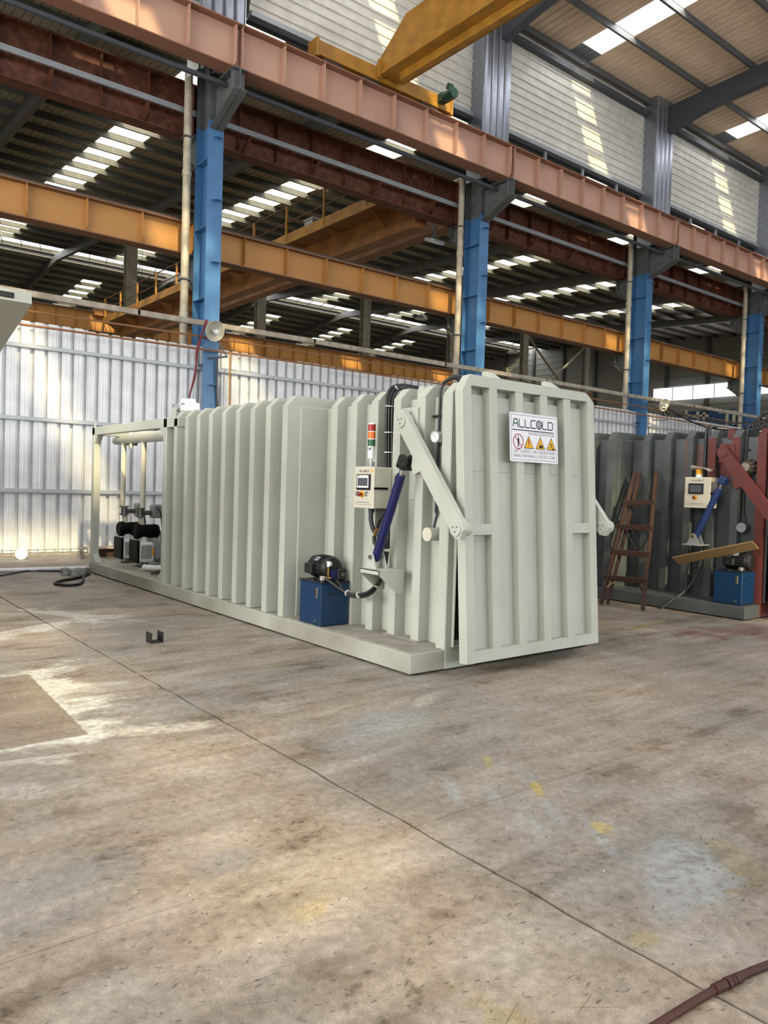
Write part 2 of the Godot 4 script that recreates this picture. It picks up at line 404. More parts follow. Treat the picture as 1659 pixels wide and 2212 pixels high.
func build_floor() -> void:
	var root := struct_root("floor", "worn tan grey concrete floor with paint overspray and a long open joint")
	var m := StandardMaterial3D.new(); m.resource_name = "concrete"
	m.albedo_texture = floor_texture(); m.roughness = 0.62; m.metallic_specular = 0.4
	m.detail_enabled = true; m.detail_uv_layer = BaseMaterial3D.DETAIL_UV_2; m.detail_blend_mode = BaseMaterial3D.BLEND_MODE_MUL
	m.detail_albedo = scuffs()
	m.heightmap_enabled = true; m.heightmap_scale = 0.35; m.heightmap_texture = noise_tex(32, 0.02, 5, Color.BLACK, Color.WHITE, 1024)
	m.roughness_texture = noise_tex(33, 0.01, 4, Color(0.55, 0.55, 0.55), Color(1, 1, 1), 512)
	M["concrete"] = m
	var f := FastNoiseLite.new(); f.seed = 5; f.frequency = 2.2; f.fractal_octaves = 4
	var g := FastNoiseLite.new(); g.seed = 6; g.frequency = 7.0; g.fractal_octaves = 3
	var lo := func(z): return 2.235 + 0.012 * f.get_noise_1d(z) - 0.0075 - 0.007 * maxf(0.0, g.get_noise_1d(z))
	var hi := func(z): return 2.235 + 0.012 * f.get_noise_1d(z) + 0.0075 + 0.007 * maxf(0.0, g.get_noise_1d(z + 50.0))
	var far_l := func(_z): return -14.0
	var mid_r := func(_z): return 14.3
	var mid_r2 := func(_z): return 14.303
	var far_r := func(_z): return 66.0
	for k in 6:
		var za := 3.5 - 3.01 * k - 0.0015; var zb := 3.5 - 3.01 * (k + 1) + 0.0015
		slab(root, far_l, lo, za, zb, 60, m)
		slab(root, hi, mid_r, za, zb, 60, m)
	slab(root, mid_r2, far_r, 3.5, -14.56, 1, m)
	slab(root, far_l, far_r, 27.5, 3.503, 1, m)
	slab(root, far_l, far_r, -14.563, -78.0, 1, m)
	part(root, "bed", MB.new().box(Vector3(-14, -0.3, -78), Vector3(66, -0.029, 27.5)), M.sub_floor)

# ------------------------------------------------------------------ halls
func roof1(z: float) -> float: return 14.72 + 0.055 * (minf(z, 28.0 - z) + 15.3)
func roof2(z: float) -> float: return 14.5 + 0.065 * (minf(-15.5 - z, 40.0 - (-15.5 - z) + 0.0))  # ridge at z = -35.5 - see below

func roof2y(z: float) -> float:
	var d := -15.5 - z
	return 14.5 + 0.065 * (d if d < 40.5 else 81.0 - d)

func roof_sheet(root: Node3D, x0: float, x1: float, z0: float, z1: float, y: Callable, m: Material) -> void:
	# corrugated sheet seen from below: narrow ribs every quarter of a metre, and a flat skin above it
	var b := MB.new()
	var prof := []
	var x := x0
	while x < x1 - 0.01:
		for s in [[0.0, 0.0], [0.19, 0.0], [0.205, 0.03], [0.245, 0.03]]: prof.append(Vector2(minf(x + s[0], x1), s[1]))
		x += 0.26
	prof.append(Vector2(x1, 0.0))
	var a := Vector3(0, y.call(z0), z0); var d := Vector3(0, y.call(z1) - y.call(z0), z1 - z0)
	b.sheet(a, Vector3.RIGHT, Vector3.UP, d, prof)
	var up := Vector3(0, 0.05, 0)
	b.quad(a + up + Vector3(x0, 0, 0), a + up + Vector3(x1, 0, 0), a + up + d + Vector3(x1, 0, 0), a + up + d + Vector3(x0, 0, 0))
	part(root, "roof_sheet", b, m)

func area(at: Vector3, size: Vector2, down: Basis, c: Color, e: float) -> void:
	var l := AreaLight3D.new(); l.name = numbered("daylight"); l.area_size = size; l.light_color = c; l.light_energy = e
	l.area_normalize_energy = false; l.area_range = 90.0; l.area_attenuation = 2.0; l.shadow_enabled = true
	add_child(l); l.transform = Transform3D(down, at)

func build_roofs() -> void:
	var r1 := struct_root("ceiling", "high workshop roof with tan lining, dark purlins and roof lights")
	var y1 := func(z): return roof1(z)
	var w := 0.47
	for side in [[-15.35, 13.0], [15.0, 29.0]]:
		var x := -14.0
		for s in SKY1 + [66.5]:
			roof_sheet(r1, x, s - w if s < 60 else 66.0, side[0], side[1], y1, M.roof1)
			x = s + w
		for s in SKY1:
			var z: float = side[0] + 0.7 if side[0] < 0 else side[0]
			if side[0] < 0: roof_sheet(r1, s - w, s + w, side[0], z, y1, M.roof1_sheet)
			var end: float = 17.2 if s == -1.2 and side[0] > 0 else side[1]
			if end < side[1]: roof_sheet(r1, s - w, s + w, end, side[1], y1, M.roof1)
			while z < end - 0.5:
				var z2 := minf(z + 1.55, end)
				var b := MB.new()
				b.quad(Vector3(s - w, roof1(z) + 0.01, z), Vector3(s + w, roof1(z) + 0.01, z), Vector3(s + w, roof1(z2) + 0.01, z2), Vector3(s - w, roof1(z2) + 0.01, z2))
				part(r1, "skylight_panel", b, M.light1)
				z = z2
	# ridge light along the hall
	for k in 10:
		var x0 := -13.9 + 7.9 * k
		var b := MB.new()
		b.quad(Vector3(x0 + 0.1, roof1(13.0) + 0.02, 13.0), Vector3(x0 + 7.8, roof1(13.0) + 0.02, 13.0), Vector3(x0 + 7.8, roof1(13.0) + 0.02, 15.0), Vector3(x0 + 0.1, roof1(13.0) + 0.02, 15.0))
		part(r1, "ridge_panel", b, M.light1)
		part(r1, "ridge_bar", MB.new().box(Vector3(x0 - 0.1, roof1(13.0), 12.95), Vector3(x0 + 0.1, roof1(13.0) + 0.06, 15.05)), M.dark_steel)
	for k in 29:
		var z := -15.1 + 1.55 * k
		if absf(z - 14.0) < 1.0: continue
		if z > 28.0: continue
		part(r1, "purlin", MB.new().box(Vector3(-14, roof1(z) - 0.2, z - 0.035), Vector3(66, roof1(z) - 0.005, z + 0.035)), M.purlin)
	for k in range(-2, 8):
		var x := COL0 + BAY * k + 0.1
		var poly := PackedVector2Array([Vector2(-15.3, roof1(-15.3) - 0.2), Vector2(14, roof1(14) - 0.2), Vector2(28, roof1(28) - 0.2), Vector2(28, roof1(28) - 1.0), Vector2(14, roof1(14) - 0.75), Vector2(-13.3, roof1(-13.3) - 0.82), Vector2(-14.8, roof1(-14.8) - 1.05), Vector2(-15.3, roof1(-15.3) - 1.2)])
		part(r1, "rafter", MB.new().prism(poly, Vector3(x - 0.13, 0, 0), Vector3(0, 0, 1), Vector3.UP, Vector3(0.26, 0, 0)), M.dark_steel)
	# second hall
	var r2 := struct_root("ceiling", "corrugated roof of the hall behind with close purlins and bright panels")
	var y2 := func(z): return roof2y(z)
	w = 0.74
	for side in [[-15.45, -55.0], [-57.0, -78.0]]:
		var x := -14.0
		for s in SKY2 + [66.5]:
			roof_sheet(r2, x, s - w if s < 60 else 66.0, side[0], side[1], y2, M.roof2)
			x = s + w
		for s in SKY2:
			var z: float = side[0] - 4.2
			roof_sheet(r2, s - w, s + w, side[0], z, y2, M.roof2)
			var k := 0
			while z > side[1] + 0.8:
				var z2 := maxf(z - 1.58, side[1])
				for h in [[-w, -0.03], [0.03, w]]:
					var b := MB.new()
					b.quad(Vector3(s + h[0], roof2y(z) + 0.01, z), Vector3(s + h[1], roof2y(z) + 0.01, z), Vector3(s + h[1], roof2y(z2) + 0.01, z2), Vector3(s + h[0], roof2y(z2) + 0.01, z2))
					part(r2, "skylight_panel", b, M.light2)
				z = z2; k += 1
	for k in 10:
		var x0 := -8.86 + BAY * k
		var b := MB.new()
		b.quad(Vector3(x0 + 0.2, 17.3, -54.9), Vector3(x0 + 7.9, 17.3, -54.9), Vector3(x0 + 7.9, 17.3, -57.1), Vector3(x0 + 0.2, 17.3, -57.1))
		part(r2, "ridge_panel", b, M.light1)
		for j in 6:
			part(r2, "lattice_bar", MB.new().bar(Vector3(x0 + 0.6 + j * 1.2, 17.15, -55.0), Vector3(x0 + 1.2 + j * 1.2, 17.15, -57.0), 0.04, 0.04), M.purlin2)
	part(r2, "ridge_side", MB.new().box(Vector3(-14, 17.05, -55.05), Vector3(66, 17.32, -54.95)), M.purlin2)
	part(r2, "ridge_side", MB.new().box(Vector3(-14, 17.05, -57.05), Vector3(66, 17.32, -56.95)), M.purlin2)
	for k in 39:
		var z := -16.2 - 1.58 * k
		if absf(z + 56.0) < 1.1: continue
		part(r2, "purlin", MB.new().box(Vector3(-14, roof2y(z) - 0.26, z - 0.045), Vector3(66, roof2y(z) - 0.005, z + 0.045)), M.purlin2)
	for k in range(-2, 7):
		var x := COL0 + BAY * k
		var t := func(z, d): return Vector2(z, roof2y(z) - d)
		var poly := PackedVector2Array([t.call(-15.6, 0.26), t.call(-56, 0.26), t.call(-78, 0.26), t.call(-78, 1.2), t.call(-74, 0.8), t.call(-56, 0.72), t.call(-46, 0.78), t.call(-43, 1.25), t.call(-41.4, 1.25), t.call(-38.5, 0.78), t.call(-19, 0.75), t.call(-16.6, 1.15), t.call(-15.6, 1.2)])
		part(r2, "rafter", MB.new().prism(poly, Vector3(x - 0.12, 0, 0), Vector3(0, 0, 1), Vector3.UP, Vector3(0.24, 0, 0)), M.purlin2)
		for z in [-20.0, -26.3, -32.6, -38.9, -45.3, -51.6]:
			part(r2, "knee_brace", MB.new().bar(Vector3(x + 0.1, roof2y(z) - 0.72, z), Vector3(x + 0.75, roof2y(z) - 0.28, z), 0.04, 0.04), M.purlin2)

func corrugated_wall(root: Node3D, called: String, o: Vector3, along: Vector3, face: Vector3, up: Vector3, length: float, pitch: float, m: Material) -> void:
	# ribs run along `up`; the ribs repeat along `along`
	var prof := []
	var x := 0.0
	while x < length - 0.01:
		for s in [[0.0, 0.0], [0.66, 0.0], [0.72, 0.03], [0.94, 0.03]]: prof.append(Vector2(minf(x + s[0] * pitch, length), s[1]))
		x += pitch
	prof.append(Vector2(length, 0))
	part(root, called, MB.new().sheet(o, along, face, up, prof), m)

func build_walls() -> void:
	# upper wall between the halls: cladding above, open louvres below, folded column casings
	var wl := struct_root("wall_left", "clerestory wall of pale horizontal cladding over dark open louvres")
	for k in range(-2, 7):
		var x0 := COL0 + BAY * k + 0.75; var x1 := x0 + BAY - 1.0
		corrugated_wall(wl, "cladding", Vector3(x0, 11.72, -15.3), Vector3.UP, Vector3(0, 0, 1), Vector3(x1 - x0, 0, 0), 3.1, 0.235, M.clad)
		part(wl, "backing", MB.new().box(Vector3(x0, 11.7, -15.42), Vector3(x1, 14.75, -15.34)), M.far_wall)
		part(wl, "sill", MB.new().bev(Vector3(x0, 11.6, -15.4), Vector3(x1, 11.72, -15.2)), M.galv)
		part(wl, "eave_girt", MB.new().box(Vector3(x0, 14.18, -15.26), Vector3(x1, 14.32, -15.08)), M.dark_steel)
		part(wl, "lintel", MB.new().box(Vector3(x0, 11.56, -15.5), Vector3(x1, 11.6, -15.34)), M.dark_steel)
		for j in 7:
			var y := 10.7 + 0.135 * j
			part(wl, "louvre_slat", MB.new().cbox(Transform3D(Basis(Vector3.RIGHT, 0.6), Vector3((x0 + x1) / 2, y, -15.42)), Vector3(x1 - x0, 0.012, 0.09), 0.003), M.dark_steel)
		for j in 3:
			part(wl, "louvre_post", MB.new().bev(Vector3(x0 + 1.75 + 1.78 * j, 10.45, -15.36), Vector3(x0 + 1.83 + 1.78 * j, 11.62, -15.28)), M.galv)
		# casing round the upper column, folded into four ribs
		var c := COL0 + BAY * k - 0.1
		var pr := []
		for j in 4:
			for s in [[0.0, 0.0], [0.05, 0.07], [0.19, 0.07], [0.24, 0.0]]: pr.append(Vector2(-0.47 + j * 0.247 + s[0], s[1]))
		var b := MB.new().sheet(Vector3(c, 9.85, -14.86), Vector3.RIGHT, Vector3(0, 0, 1), Vector3(0, 4.9, 0), pr)
		b.box(Vector3(c - 0.5, 9.85, -15.4), Vector3(c - 0.47, 14.75, -14.84)); b.box(Vector3(c + 0.51, 9.85, -15.4), Vector3(c + 0.54, 14.75, -14.84))
		part(wl, "column_casing", b, M.galv_shiny)
		part(wl, "rail_bed", MB.new().box(Vector3(x0 - 0.8, 10.3, -15.5), Vector3(x1 + 0.3, 10.42, -15.3)), M.dark_steel)
	# end wall far to the right, with a band of bright panes
	var wr := struct_root("wall_right", "distant end wall of horizontal grey siding with a glowing pane band")
	corrugated_wall(wr, "siding", Vector3(65.0, 0, -78), Vector3.UP, Vector3(-1, 0, 0), Vector3(0, 0, 106), 18.0, 0.62, M.far_wall)
	part(wr, "backing", MB.new().box(Vector3(65.1, 0, -78), Vector3(65.4, 18.5, 28)), M.far_wall)
	for k in 13:
		var z := -76.0 + 4.0 * k
		part(wr, "wall_post", MB.new().box(Vector3(64.7, 0, z), Vector3(65.0, 17, z + 0.3)), M.purlin2)
	for j in 5:
		for k in 11:
			var z := -41.0 + 2.0 * k
			part(wr, "window_pane", MB.new().box(Vector3(64.6, 10.28 + 0.245 * j, z), Vector3(64.66, 10.49 + 0.245 * j, z + 1.88)), M.pane)
	area(Vector3(64.5, 10.9, -30.0), Vector2(22, 1.2), Basis(Vector3.UP, PI / 2), Color(1, 1, 1), 1.6)
	for z in [-38.6, -35.6, -29.0]:
		part(wr, "banner", MB.new().box(Vector3(64.5, 7.6, z), Vector3(64.62, 9.15, z + (2.6 if z < -30 else 8.0))), M.far_blue)
	for s in [[-37.6, 8.2, 0.22, 1.1], [-37.9, 8.7, 0.8, 0.2], [-36.5, 8.1, 0.22, 1.0], [-36.9, 8.6, 1.5, 0.2], [-35.9, 8.1, 0.2, 0.9], [-34.4, 8.8, 1.5, 0.22], [-33.8, 7.8, 0.25, 1.3], [-33.2, 7.8, 0.25, 1.0], [-32.4, 7.8, 0.3, 1.2]]:
		part(wr, "character_stroke", MB.new().box(Vector3(64.4, s[1], s[0]), Vector3(64.5, s[1] + s[3], s[0] + s[2])), M.cream)
	# the sides that the picture does not show close the halls
	var wb := struct_root("wall_back", "pale corrugated wall behind the viewer")
	for a in [[-14.0, 66.0, 0.0, 2.5], [-14.0, 66.0, 9.5, 13.3], [-14.0, -11.1, 2.5, 7.0], [35.1, 66.0, 2.5, 7.0]]:
		corrugated_wall(wb, "cladding", Vector3(a[0], a[2], 28.0), Vector3.RIGHT, Vector3(0, 0, -1), Vector3(0, a[3] - (0.0 if a[2] < 1 else 0.0), 0) if a[2] != 9.5 else Vector3(0, 6.3, 0), a[1] - a[0], 0.3, M.clad)
	part(wb, "backing", MB.new().box(Vector3(-14, 0, 28.1), Vector3(66, 15.8, 28.3)), M.far_wall)
	for k in 23:
		part(wb, "daylight_sheet", MB.new().box(Vector3(-11.0 + 2.0 * k, 2.5, 28.0), Vector3(-9.1 + 2.0 * k, 9.5, 28.05)), M.pane)
		part(wb, "post", MB.new().box(Vector3(-11.1 + 2.0 * k, 2.5, 27.9), Vector3(-11.0 + 2.0 * k, 9.5, 28.1)), M.dark_steel)
	var we := struct_root("wall_near_end", "end wall of the workshop with a wide band of daylight sheets")
	part(we, "lower_cladding", MB.new().box(Vector3(-14.3, 0, -78), Vector3(-14.0, 2.5, 28.2)), M.clad)
	part(we, "upper_cladding", MB.new().box(Vector3(-14.3, 9.5, -78), Vector3(-14.0, 18, 28.2)), M.clad)
	part(we, "cladding", MB.new().box(Vector3(-14.3, 2.5, -78), Vector3(-14.0, 9.5, -15.3)), M.far_wall)
	part(we, "cladding", MB.new().box(Vector3(-14.3, 2.5, 2.45), Vector3(-14.0, 9.5, 28.2)), M.clad)
	for k in 9:
		part(we, "daylight_sheet", MB.new().box(Vector3(-14.1, 2.5, -15.2 + 1.97 * k), Vector3(-14.05, 9.5, -13.3 + 1.97 * k)), M.pane)
	for k in 10:
		part(we, "post", MB.new().box(Vector3(-14.2, 2.5, -15.3 + 1.97 * k), Vector3(-14.0, 9.5, -15.2 + 1.97 * k)), M.dark_steel)
	var wf := struct_root("wall_far", "far side wall of the second hall")
	corrugated_wall(wf, "cladding", Vector3(-14, 0, -77.9), Vector3.RIGHT, Vector3(0, 0, 1), Vector3(0, 15.8, 0), 80, 0.5, M.far_wall)
	part(wf, "backing", MB.new().box(Vector3(-14, 0, -78.3), Vector3(66, 15.8, -78.05)), M.far_wall)

const ORD := ["first", "second", "third", "fourth", "fifth", "sixth", "seventh", "eighth", "ninth", "tenth"]

func build_columns() -> void:
	for k in range(-1, 6):
		var x := COL0 + BAY * k
		var lab := "blue steel column carrying crane beams, %s from the left in view" % ORD[k] if k >= 0 else "blue steel column just outside the left edge"
		var t := thing("steel_column", lab, "column", Vector3(x, 0, FZ), "blue columns between the halls")
		var up := 9.1
		for zz in [[-15.24, -15.22], [-15.83, -15.81]]:
			part(t, "flange", MB.new().box(Vector3(x - 0.175, 0.0, zz[0]), Vector3(x + 0.175, up, zz[1])), M.col_blue)
		part(t, "web", MB.new().box(Vector3(x - 0.008, 0.0, -15.81), Vector3(x + 0.008, up, -15.24)), M.col_blue)
		for zz in [[-15.24, -15.22], [-15.83, -15.81]]:
			part(t, "upper_flange", MB.new().box(Vector3(x - 0.175, up, zz[0]), Vector3(x + 0.175, 14.6, zz[1])), M.col_grey)
		part(t, "upper_web", MB.new().box(Vector3(x - 0.008, up, -15.81), Vector3(x + 0.008, 14.6, -15.24)), M.col_grey)
		for y in [1.2, 2.6, 4.0, 5.4, 6.9, 8.3]:
			part(t, "stiffener", MB.new().box(Vector3(x - 0.17, y, -15.81), Vector3(x + 0.17, y + 0.012, -15.24)), M.col_blue)
		for y in [3.56, 6.15, 7.45, 8.75]:
			part(t, "cleat", MB.new().prism(PackedVector2Array([Vector2(-0.08, 0), Vector2(0.14, 0), Vector2(0.09, 0.13), Vector2(-0.02, 0.13)]), Vector3(x, y, -15.22), Vector3.RIGHT, Vector3(0, 0, 1), Vector3(0, 0.012, 0)), M.col_blue)
		part(t, "base_plate", MB.new().bev(Vector3(x - 0.27, 0, -15.95), Vector3(x + 0.27, 0.03, -15.1)), M.col_blue)
		# brackets: one towards the camera for the upper beam, two behind
		for a in [[-15.22, 1, 9.79, 1.05, 0.42, 0.62], [-15.83, -1, 9.02, 0.75, 0.3, 0.6], [-15.83, -1, 6.45, 0.72, 0.3, 0.62]]:
			var s: float = a[1]
			var web := PackedVector2Array([Vector2(0, -a[5] - 0.25), Vector2(s * a[3], -a[4]), Vector2(s * a[3], 0), Vector2(0, 0)])
			var m: Material = M.col_grey
			var b := MB.new().prism(web, Vector3(x - 0.01, a[2], a[0]), Vector3(0, 0, 1), Vector3.UP, Vector3(0.02, 0, 0))
			b.box(Vector3(x - 0.16, a[2] - 0.016, minf(a[0], a[0] + s * a[3])), Vector3(x + 0.16, a[2], maxf(a[0], a[0] + s * a[3])))
			b.prism(PackedVector2Array([Vector2(0, -a[5] - 0.25), Vector2(s * a[3], -a[4]), Vector2(s * a[3], -a[4] + 0.016), Vector2(0, -a[5] - 0.234)]), Vector3(x - 0.15, a[2], a[0]), Vector3(0, 0, 1), Vector3.UP, Vector3(0.3, 0, 0))
			b.box(Vector3(x - 0.15, a[2] - a[4], a[0] + s * (a[3] - 0.13) - 0.008), Vector3(x + 0.15, a[2], a[0] + s * (a[3] - 0.13) + 0.008))
			part(t, "bracket", b, m)
		# rain pipe beside the column
		var p := thing("rain_pipe", "dusty cream rain pipe beside the %s blue column" % (ORD[k] if k >= 0 else "outermost left"), "pipe", Vector3(x - 0.40, 0, -15.75), "rain pipes beside the blue columns")
		part(p, "pipe", MB.new().cyl(Vector3(x - 0.40, 0, -15.75), Vector3(x - 0.40, 10.2, -15.75), 0.085, 14), M.pipe_white)
		for y in [2.1, 5.0, 8.0]:
			part(p, "coupling", MB.new().cyl(Vector3(x - 0.40, y, -15.75), Vector3(x - 0.40, y + 0.13, -15.75), 0.098, 14), M.pipe_white)
			part(p, "clip", MB.new().bev(Vector3(x - 0.51, y + 0.8, -15.86), Vector3(x - 0.29, y + 0.83, -15.64)), M.dark_steel)
	# columns of the far line
	for k in range(-1, 7):
		var x := COL0 + BAY * k
		var t := thing("far_column", "grey-beige steel column under the far roof, %s of its row" % ORD[k + 1], "column", Vector3(x, 0, -42.2), "columns of the far row")
		var top := roof2y(-42.2) - 1.2
		part(t, "flange", MB.new().box(Vector3(x - 0.3, 0, -42.02), Vector3(x + 0.3, top, -42.0)), M.far_col)
		part(t, "flange", MB.new().box(Vector3(x - 0.3, 0, -42.42), Vector3(x + 0.3, top, -42.4)), M.far_col)
		part(t, "web", MB.new().box(Vector3(x - 0.01, 0, -42.4), Vector3(x + 0.01, top, -42.02)), M.far_col)
		part(t, "bracket", MB.new().prism(PackedVector2Array([Vector2(0, -0.8), Vector2(0.75, -0.4), Vector2(0.75, 0), Vector2(0, 0)]), Vector3(x - 0.15, 9.25, -42.0), Vector3(0, 0, 1), Vector3.UP, Vector3(0.3, 0, 0)), M.col_grey)
	var xb := COL0 + BAY * 5
	var br := thing("cross_brace", "grey crossed brace tubes between two far columns", "brace", Vector3(xb + BAY / 2, 8.6, -42.2))
	for s in [0, 1]:
		part(br, "tube", MB.new().cyl(Vector3(xb + 0.31, 14.2 - 5.6 * s, -42.2), Vector3(xb + BAY - 0.31, 8.6 + 5.6 * s, -42.2), 0.09, 10), M.far_col)

# I-beam along x with vertical stiffeners on its near side
func runway(called: String, label: String, group: String, x0: float, z: float, y0: float, y1: float, w: float, m: Material, edge: Material, nst: int, rail: bool, both := false) -> Node3D:
	var x1 := x0 + BAY - 0.02
	var t := thing(called, label, "crane beam", Vector3(x0, y0, z), group)
	part(t, "web", MB.new().box(Vector3(x0, y0 + 0.02, z - 0.008), Vector3(x1, y1 - 0.02, z + 0.008)), m)
	part(t, "bottom_flange", MB.new().box(Vector3(x0, y0, z - w / 2), Vector3(x1, y0 + 0.022, z + w / 2)), edge)
	part(t, "top_flange", MB.new().box(Vector3(x0, y1 - 0.025, z - w / 2), Vector3(x1, y1, z + w / 2)), edge)
	for j in nst:
		var x := x0 + 0.06 + (x1 - x0 - 0.12) * j / (nst - 1)
		var s := MB.new().prism(PackedVector2Array([Vector2(0, y0 + 0.022), Vector2(w / 2 - 0.06, y0 + 0.1), Vector2(w / 2 - 0.03, y0 + 0.14), Vector2(w / 2 - 0.03, y1 - 0.025), Vector2(0, y1 - 0.025)]), Vector3(x - 0.006, 0, z + 0.008), Vector3(0, 0, 1), Vector3.UP, Vector3(0.012, 0, 0))
		part(t, "stiffener", s, m)
	if rail:
		part(t, "crane_rail", MB.new().bev(Vector3(x0, y1, z - 0.04), Vector3(x1, y1 + 0.09, z + 0.04), 0.01), M.rail)
	return t

func build_beams() -> void:
	for k in range(-1, 5):
		var x := COL0 + BAY * k
		var o: String = ["stretch at the left edge", "first full bay", "second bay", "third bay", "fourth bay", "fifth bay"][k + 1]
		var b1 := runway("crane_runway_beam", "salmon painted upper crane beam with ribs, %s of its line" % o, "salmon upper runway beams", x, -14.4, 9.79, 10.68, 0.4, M.salmon, M.salmon_edge, 9, true)
		part(b1, "cable_duct", MB.new().bev(Vector3(x, 9.62, -14.78), Vector3(x + BAY - 0.02, 9.7, -14.7)), M.dark_steel)
		var b2 := runway("crane_runway_beam", "dark brown deep crane beam behind the columns, %s of its line" % o, "dark brown runway beams", x, -16.35, 9.05, 10.2, 0.36, M.brown, M.brown, 9, true)
		part(b2, "surge_channel", MB.new().bev(Vector3(x, 9.42, -16.0), Vector3(x + BAY - 0.02, 9.54, -15.95)), M.galv)
		for j in 4:
			part(b2, "channel_bracket", MB.new().bar(Vector3(x + 1.2 + 1.9 * j, 9.4, -15.95), Vector3(x + 1.2 + 1.9 * j, 9.12, -16.3), 0.06, 0.06), M.brown)
		runway("crane_runway_beam", "ochre painted lower crane beam crossing behind columns, %s of its line" % o, "ochre lower runway beams", x, -16.2, 6.46, 7.16, 0.34, M.ochre, M.ochre_edge, 8, true)
	for k in range(-1, 6):
		runway("crane_runway_beam", "ochre crane beam on the far column row above the fence, %s bay" % ORD[k + 1], "far runway beams", COL0 + BAY * k, -41.6, 9.25, 10.25, 0.36, M.ochre, M.ochre_edge, 9, true)
	build_cranes()

func build_cranes() -> void:
	# travelling crane of the near hall
	var t := thing("overhead_crane", "yellow box girder crane bridge crossing overhead on the salmon beam", "crane", Vector3(11.2, 10.68, -14.4))
	var b := MB.new().bev(Vector3(9.15, 10.79, -14.56), Vector3(13.15, 11.1, -14.24), 0.008)
	b.bev(Vector3(9.13, 10.75, -14.58), Vector3(9.2, 11.14, -14.22)); b.bev(Vector3(13.1, 10.75, -14.58), Vector3(13.17, 11.14, -14.22))
	part(t, "end_carriage", b, M.crane_yellow)
	for x in [9.65, 12.7]:
		part(t, "wheel", MB.new().cyl(Vector3(x, 10.9, -14.5), Vector3(x, 10.9, -14.3), 0.13, 18), M.rail)
	for x in [9.35, 10.4, 12.2]:
		part(t, "rail_guard", MB.new().bev(Vector3(x, 10.74, -14.52), Vector3(x + 0.5, 10.8, -14.28)), M.rail)
	var side := PackedVector2Array([Vector2(-14.5, 10.93), Vector2(13.5, 10.93), Vector2(13.5, 11.25), Vector2(12.6, 11.95), Vector2(-13.4, 11.95), Vector2(-14.5, 11.2)])
	part(t, "girder", MB.new().prism(side, Vector3(10.9, 0, 0), Vector3(0, 0, 1), Vector3.UP, Vector3(0.5, 0, 0)), M.crane_yellow)
	part(t, "bottom_flange", MB.new().box(Vector3(10.82, 10.9, -14.2), Vector3(11.52, 10.93, 13.4)), M.crane_yellow)
	part(t, "trolley_beam", MB.new().box(Vector3(11.1, 10.72, -13.8), Vector3(11.24, 10.9, 13.2)), M.crane_yellow)
	part(t, "end_plate", MB.new().bev(Vector3(10.78, 10.85, -14.24), Vector3(10.9, 11.25, -14.18)), M.crane_yellow)
	var mo := MB.new().cyl(Vector3(12.75, 10.98, -14.05), Vector3(12.75, 11.0, -13.75), 0.13, 18)
	mo.cyl(Vector3(12.75, 11.14, -13.95), Vector3(12.75, 11.25, -13.9), 0.08, 14); mo.bev(Vector3(12.65, 10.9, -14.24), Vector3(12.85, 11.1, -14.05))
	part(t, "travel_motor", mo, M.crane_green)
	part(t, "end_carriage", MB.new().bev(Vector3(9.15, 10.79, 13.3), Vector3(13.15, 11.1, 13.6)), M.crane_yellow)
	# the beam that carries its other end
	runway("crane_runway_beam", "salmon crane beam behind the viewer", "salmon upper runway beams", COL0, 13.45, 9.79, 10.68, 0.4, M.salmon, M.salmon_edge, 9, true)
	for x in [COL0, COL0 + BAY]:
		var c := thing("support_column", "grey column behind the viewer under the crane beam", "column", Vector3(x, 0, 13.45), "columns behind the viewer")
		part(c, "shaft", MB.new().bev(Vector3(x - 0.18, 0, 13.2), Vector3(x + 0.18, 9.79, 13.7)), M.col_grey)
	# crane of the second hall
	var u := thing("overhead_crane", "orange double girder crane with yellow handrail in the hall behind", "crane", Vector3(15.0, 9.0, -28.0))
	part(u, "girder", MB.new().bev(Vector3(14.3, 8.95, -41.2), Vector3(14.75, 9.75, -16.9), 0.01), M.crane_orange)
	part(u, "girder", MB.new().bev(Vector3(15.85, 9.35, -41.2), Vector3(16.25, 10.1, -16.9), 0.01), M.crane_orange)
	part(u, "walkway", MB.new().box(Vector3(13.6, 9.62, -41.0), Vector3(14.3, 9.66, -17.3)), M.crane_orange)
	part(u, "walkway_edge", MB.new().box(Vector3(13.55, 9.6, -41.0), Vector3(13.6, 9.92, -17.3)), M.crane_yellow)
	for k in 11:
		var z := -18.2 - 2.25 * k
		part(u, "handrail_post", MB.new().bev(Vector3(13.53, 9.7, z - 0.04), Vector3(13.6, 10.85, z + 0.04)), M.crane_yellow)
		part(u, "walkway_bracket", MB.new().prism(PackedVector2Array([Vector2(0, 0), Vector2(-0.6, 0), Vector2(0, -0.45)]), Vector3(14.3, 9.6, z), Vector3.RIGHT, Vector3.UP, Vector3(0, 0, 0.04)), M.crane_orange)
	for y in [10.3, 10.82]:
		part(u, "handrail", MB.new().bar(Vector3(13.56, y, -40.8), Vector3(13.56, y, -18.2), 0.035, 0.035), M.brown)
	for z in [-16.7, -41.4]:
		part(u, "end_carriage", MB.new().bev(Vector3(13.2, 10.05, z - 0.18), Vector3(17.0, 10.42, z + 0.18)), M.crane_orange)
	part(u, "striped_plate", MB.new().bev(Vector3(16.2, 10.42, -17.45), Vector3(16.24, 10.9, -17.0), 0.004), M.white)
	for k in 3:
		part(u, "red_stripe", MB.new().bar(Vector3(16.195, 10.46 + 0.14 * k, -17.42), Vector3(16.195, 10.58 + 0.14 * k, -17.02), 0.004, 0.07, Vector3.UP, 0.001), M.red)
	var fl := thing("floodlight", "grey square floodlight hanging under the brown beam by second column", "lamp", Vector3(14.9, 8.75, -16.7))
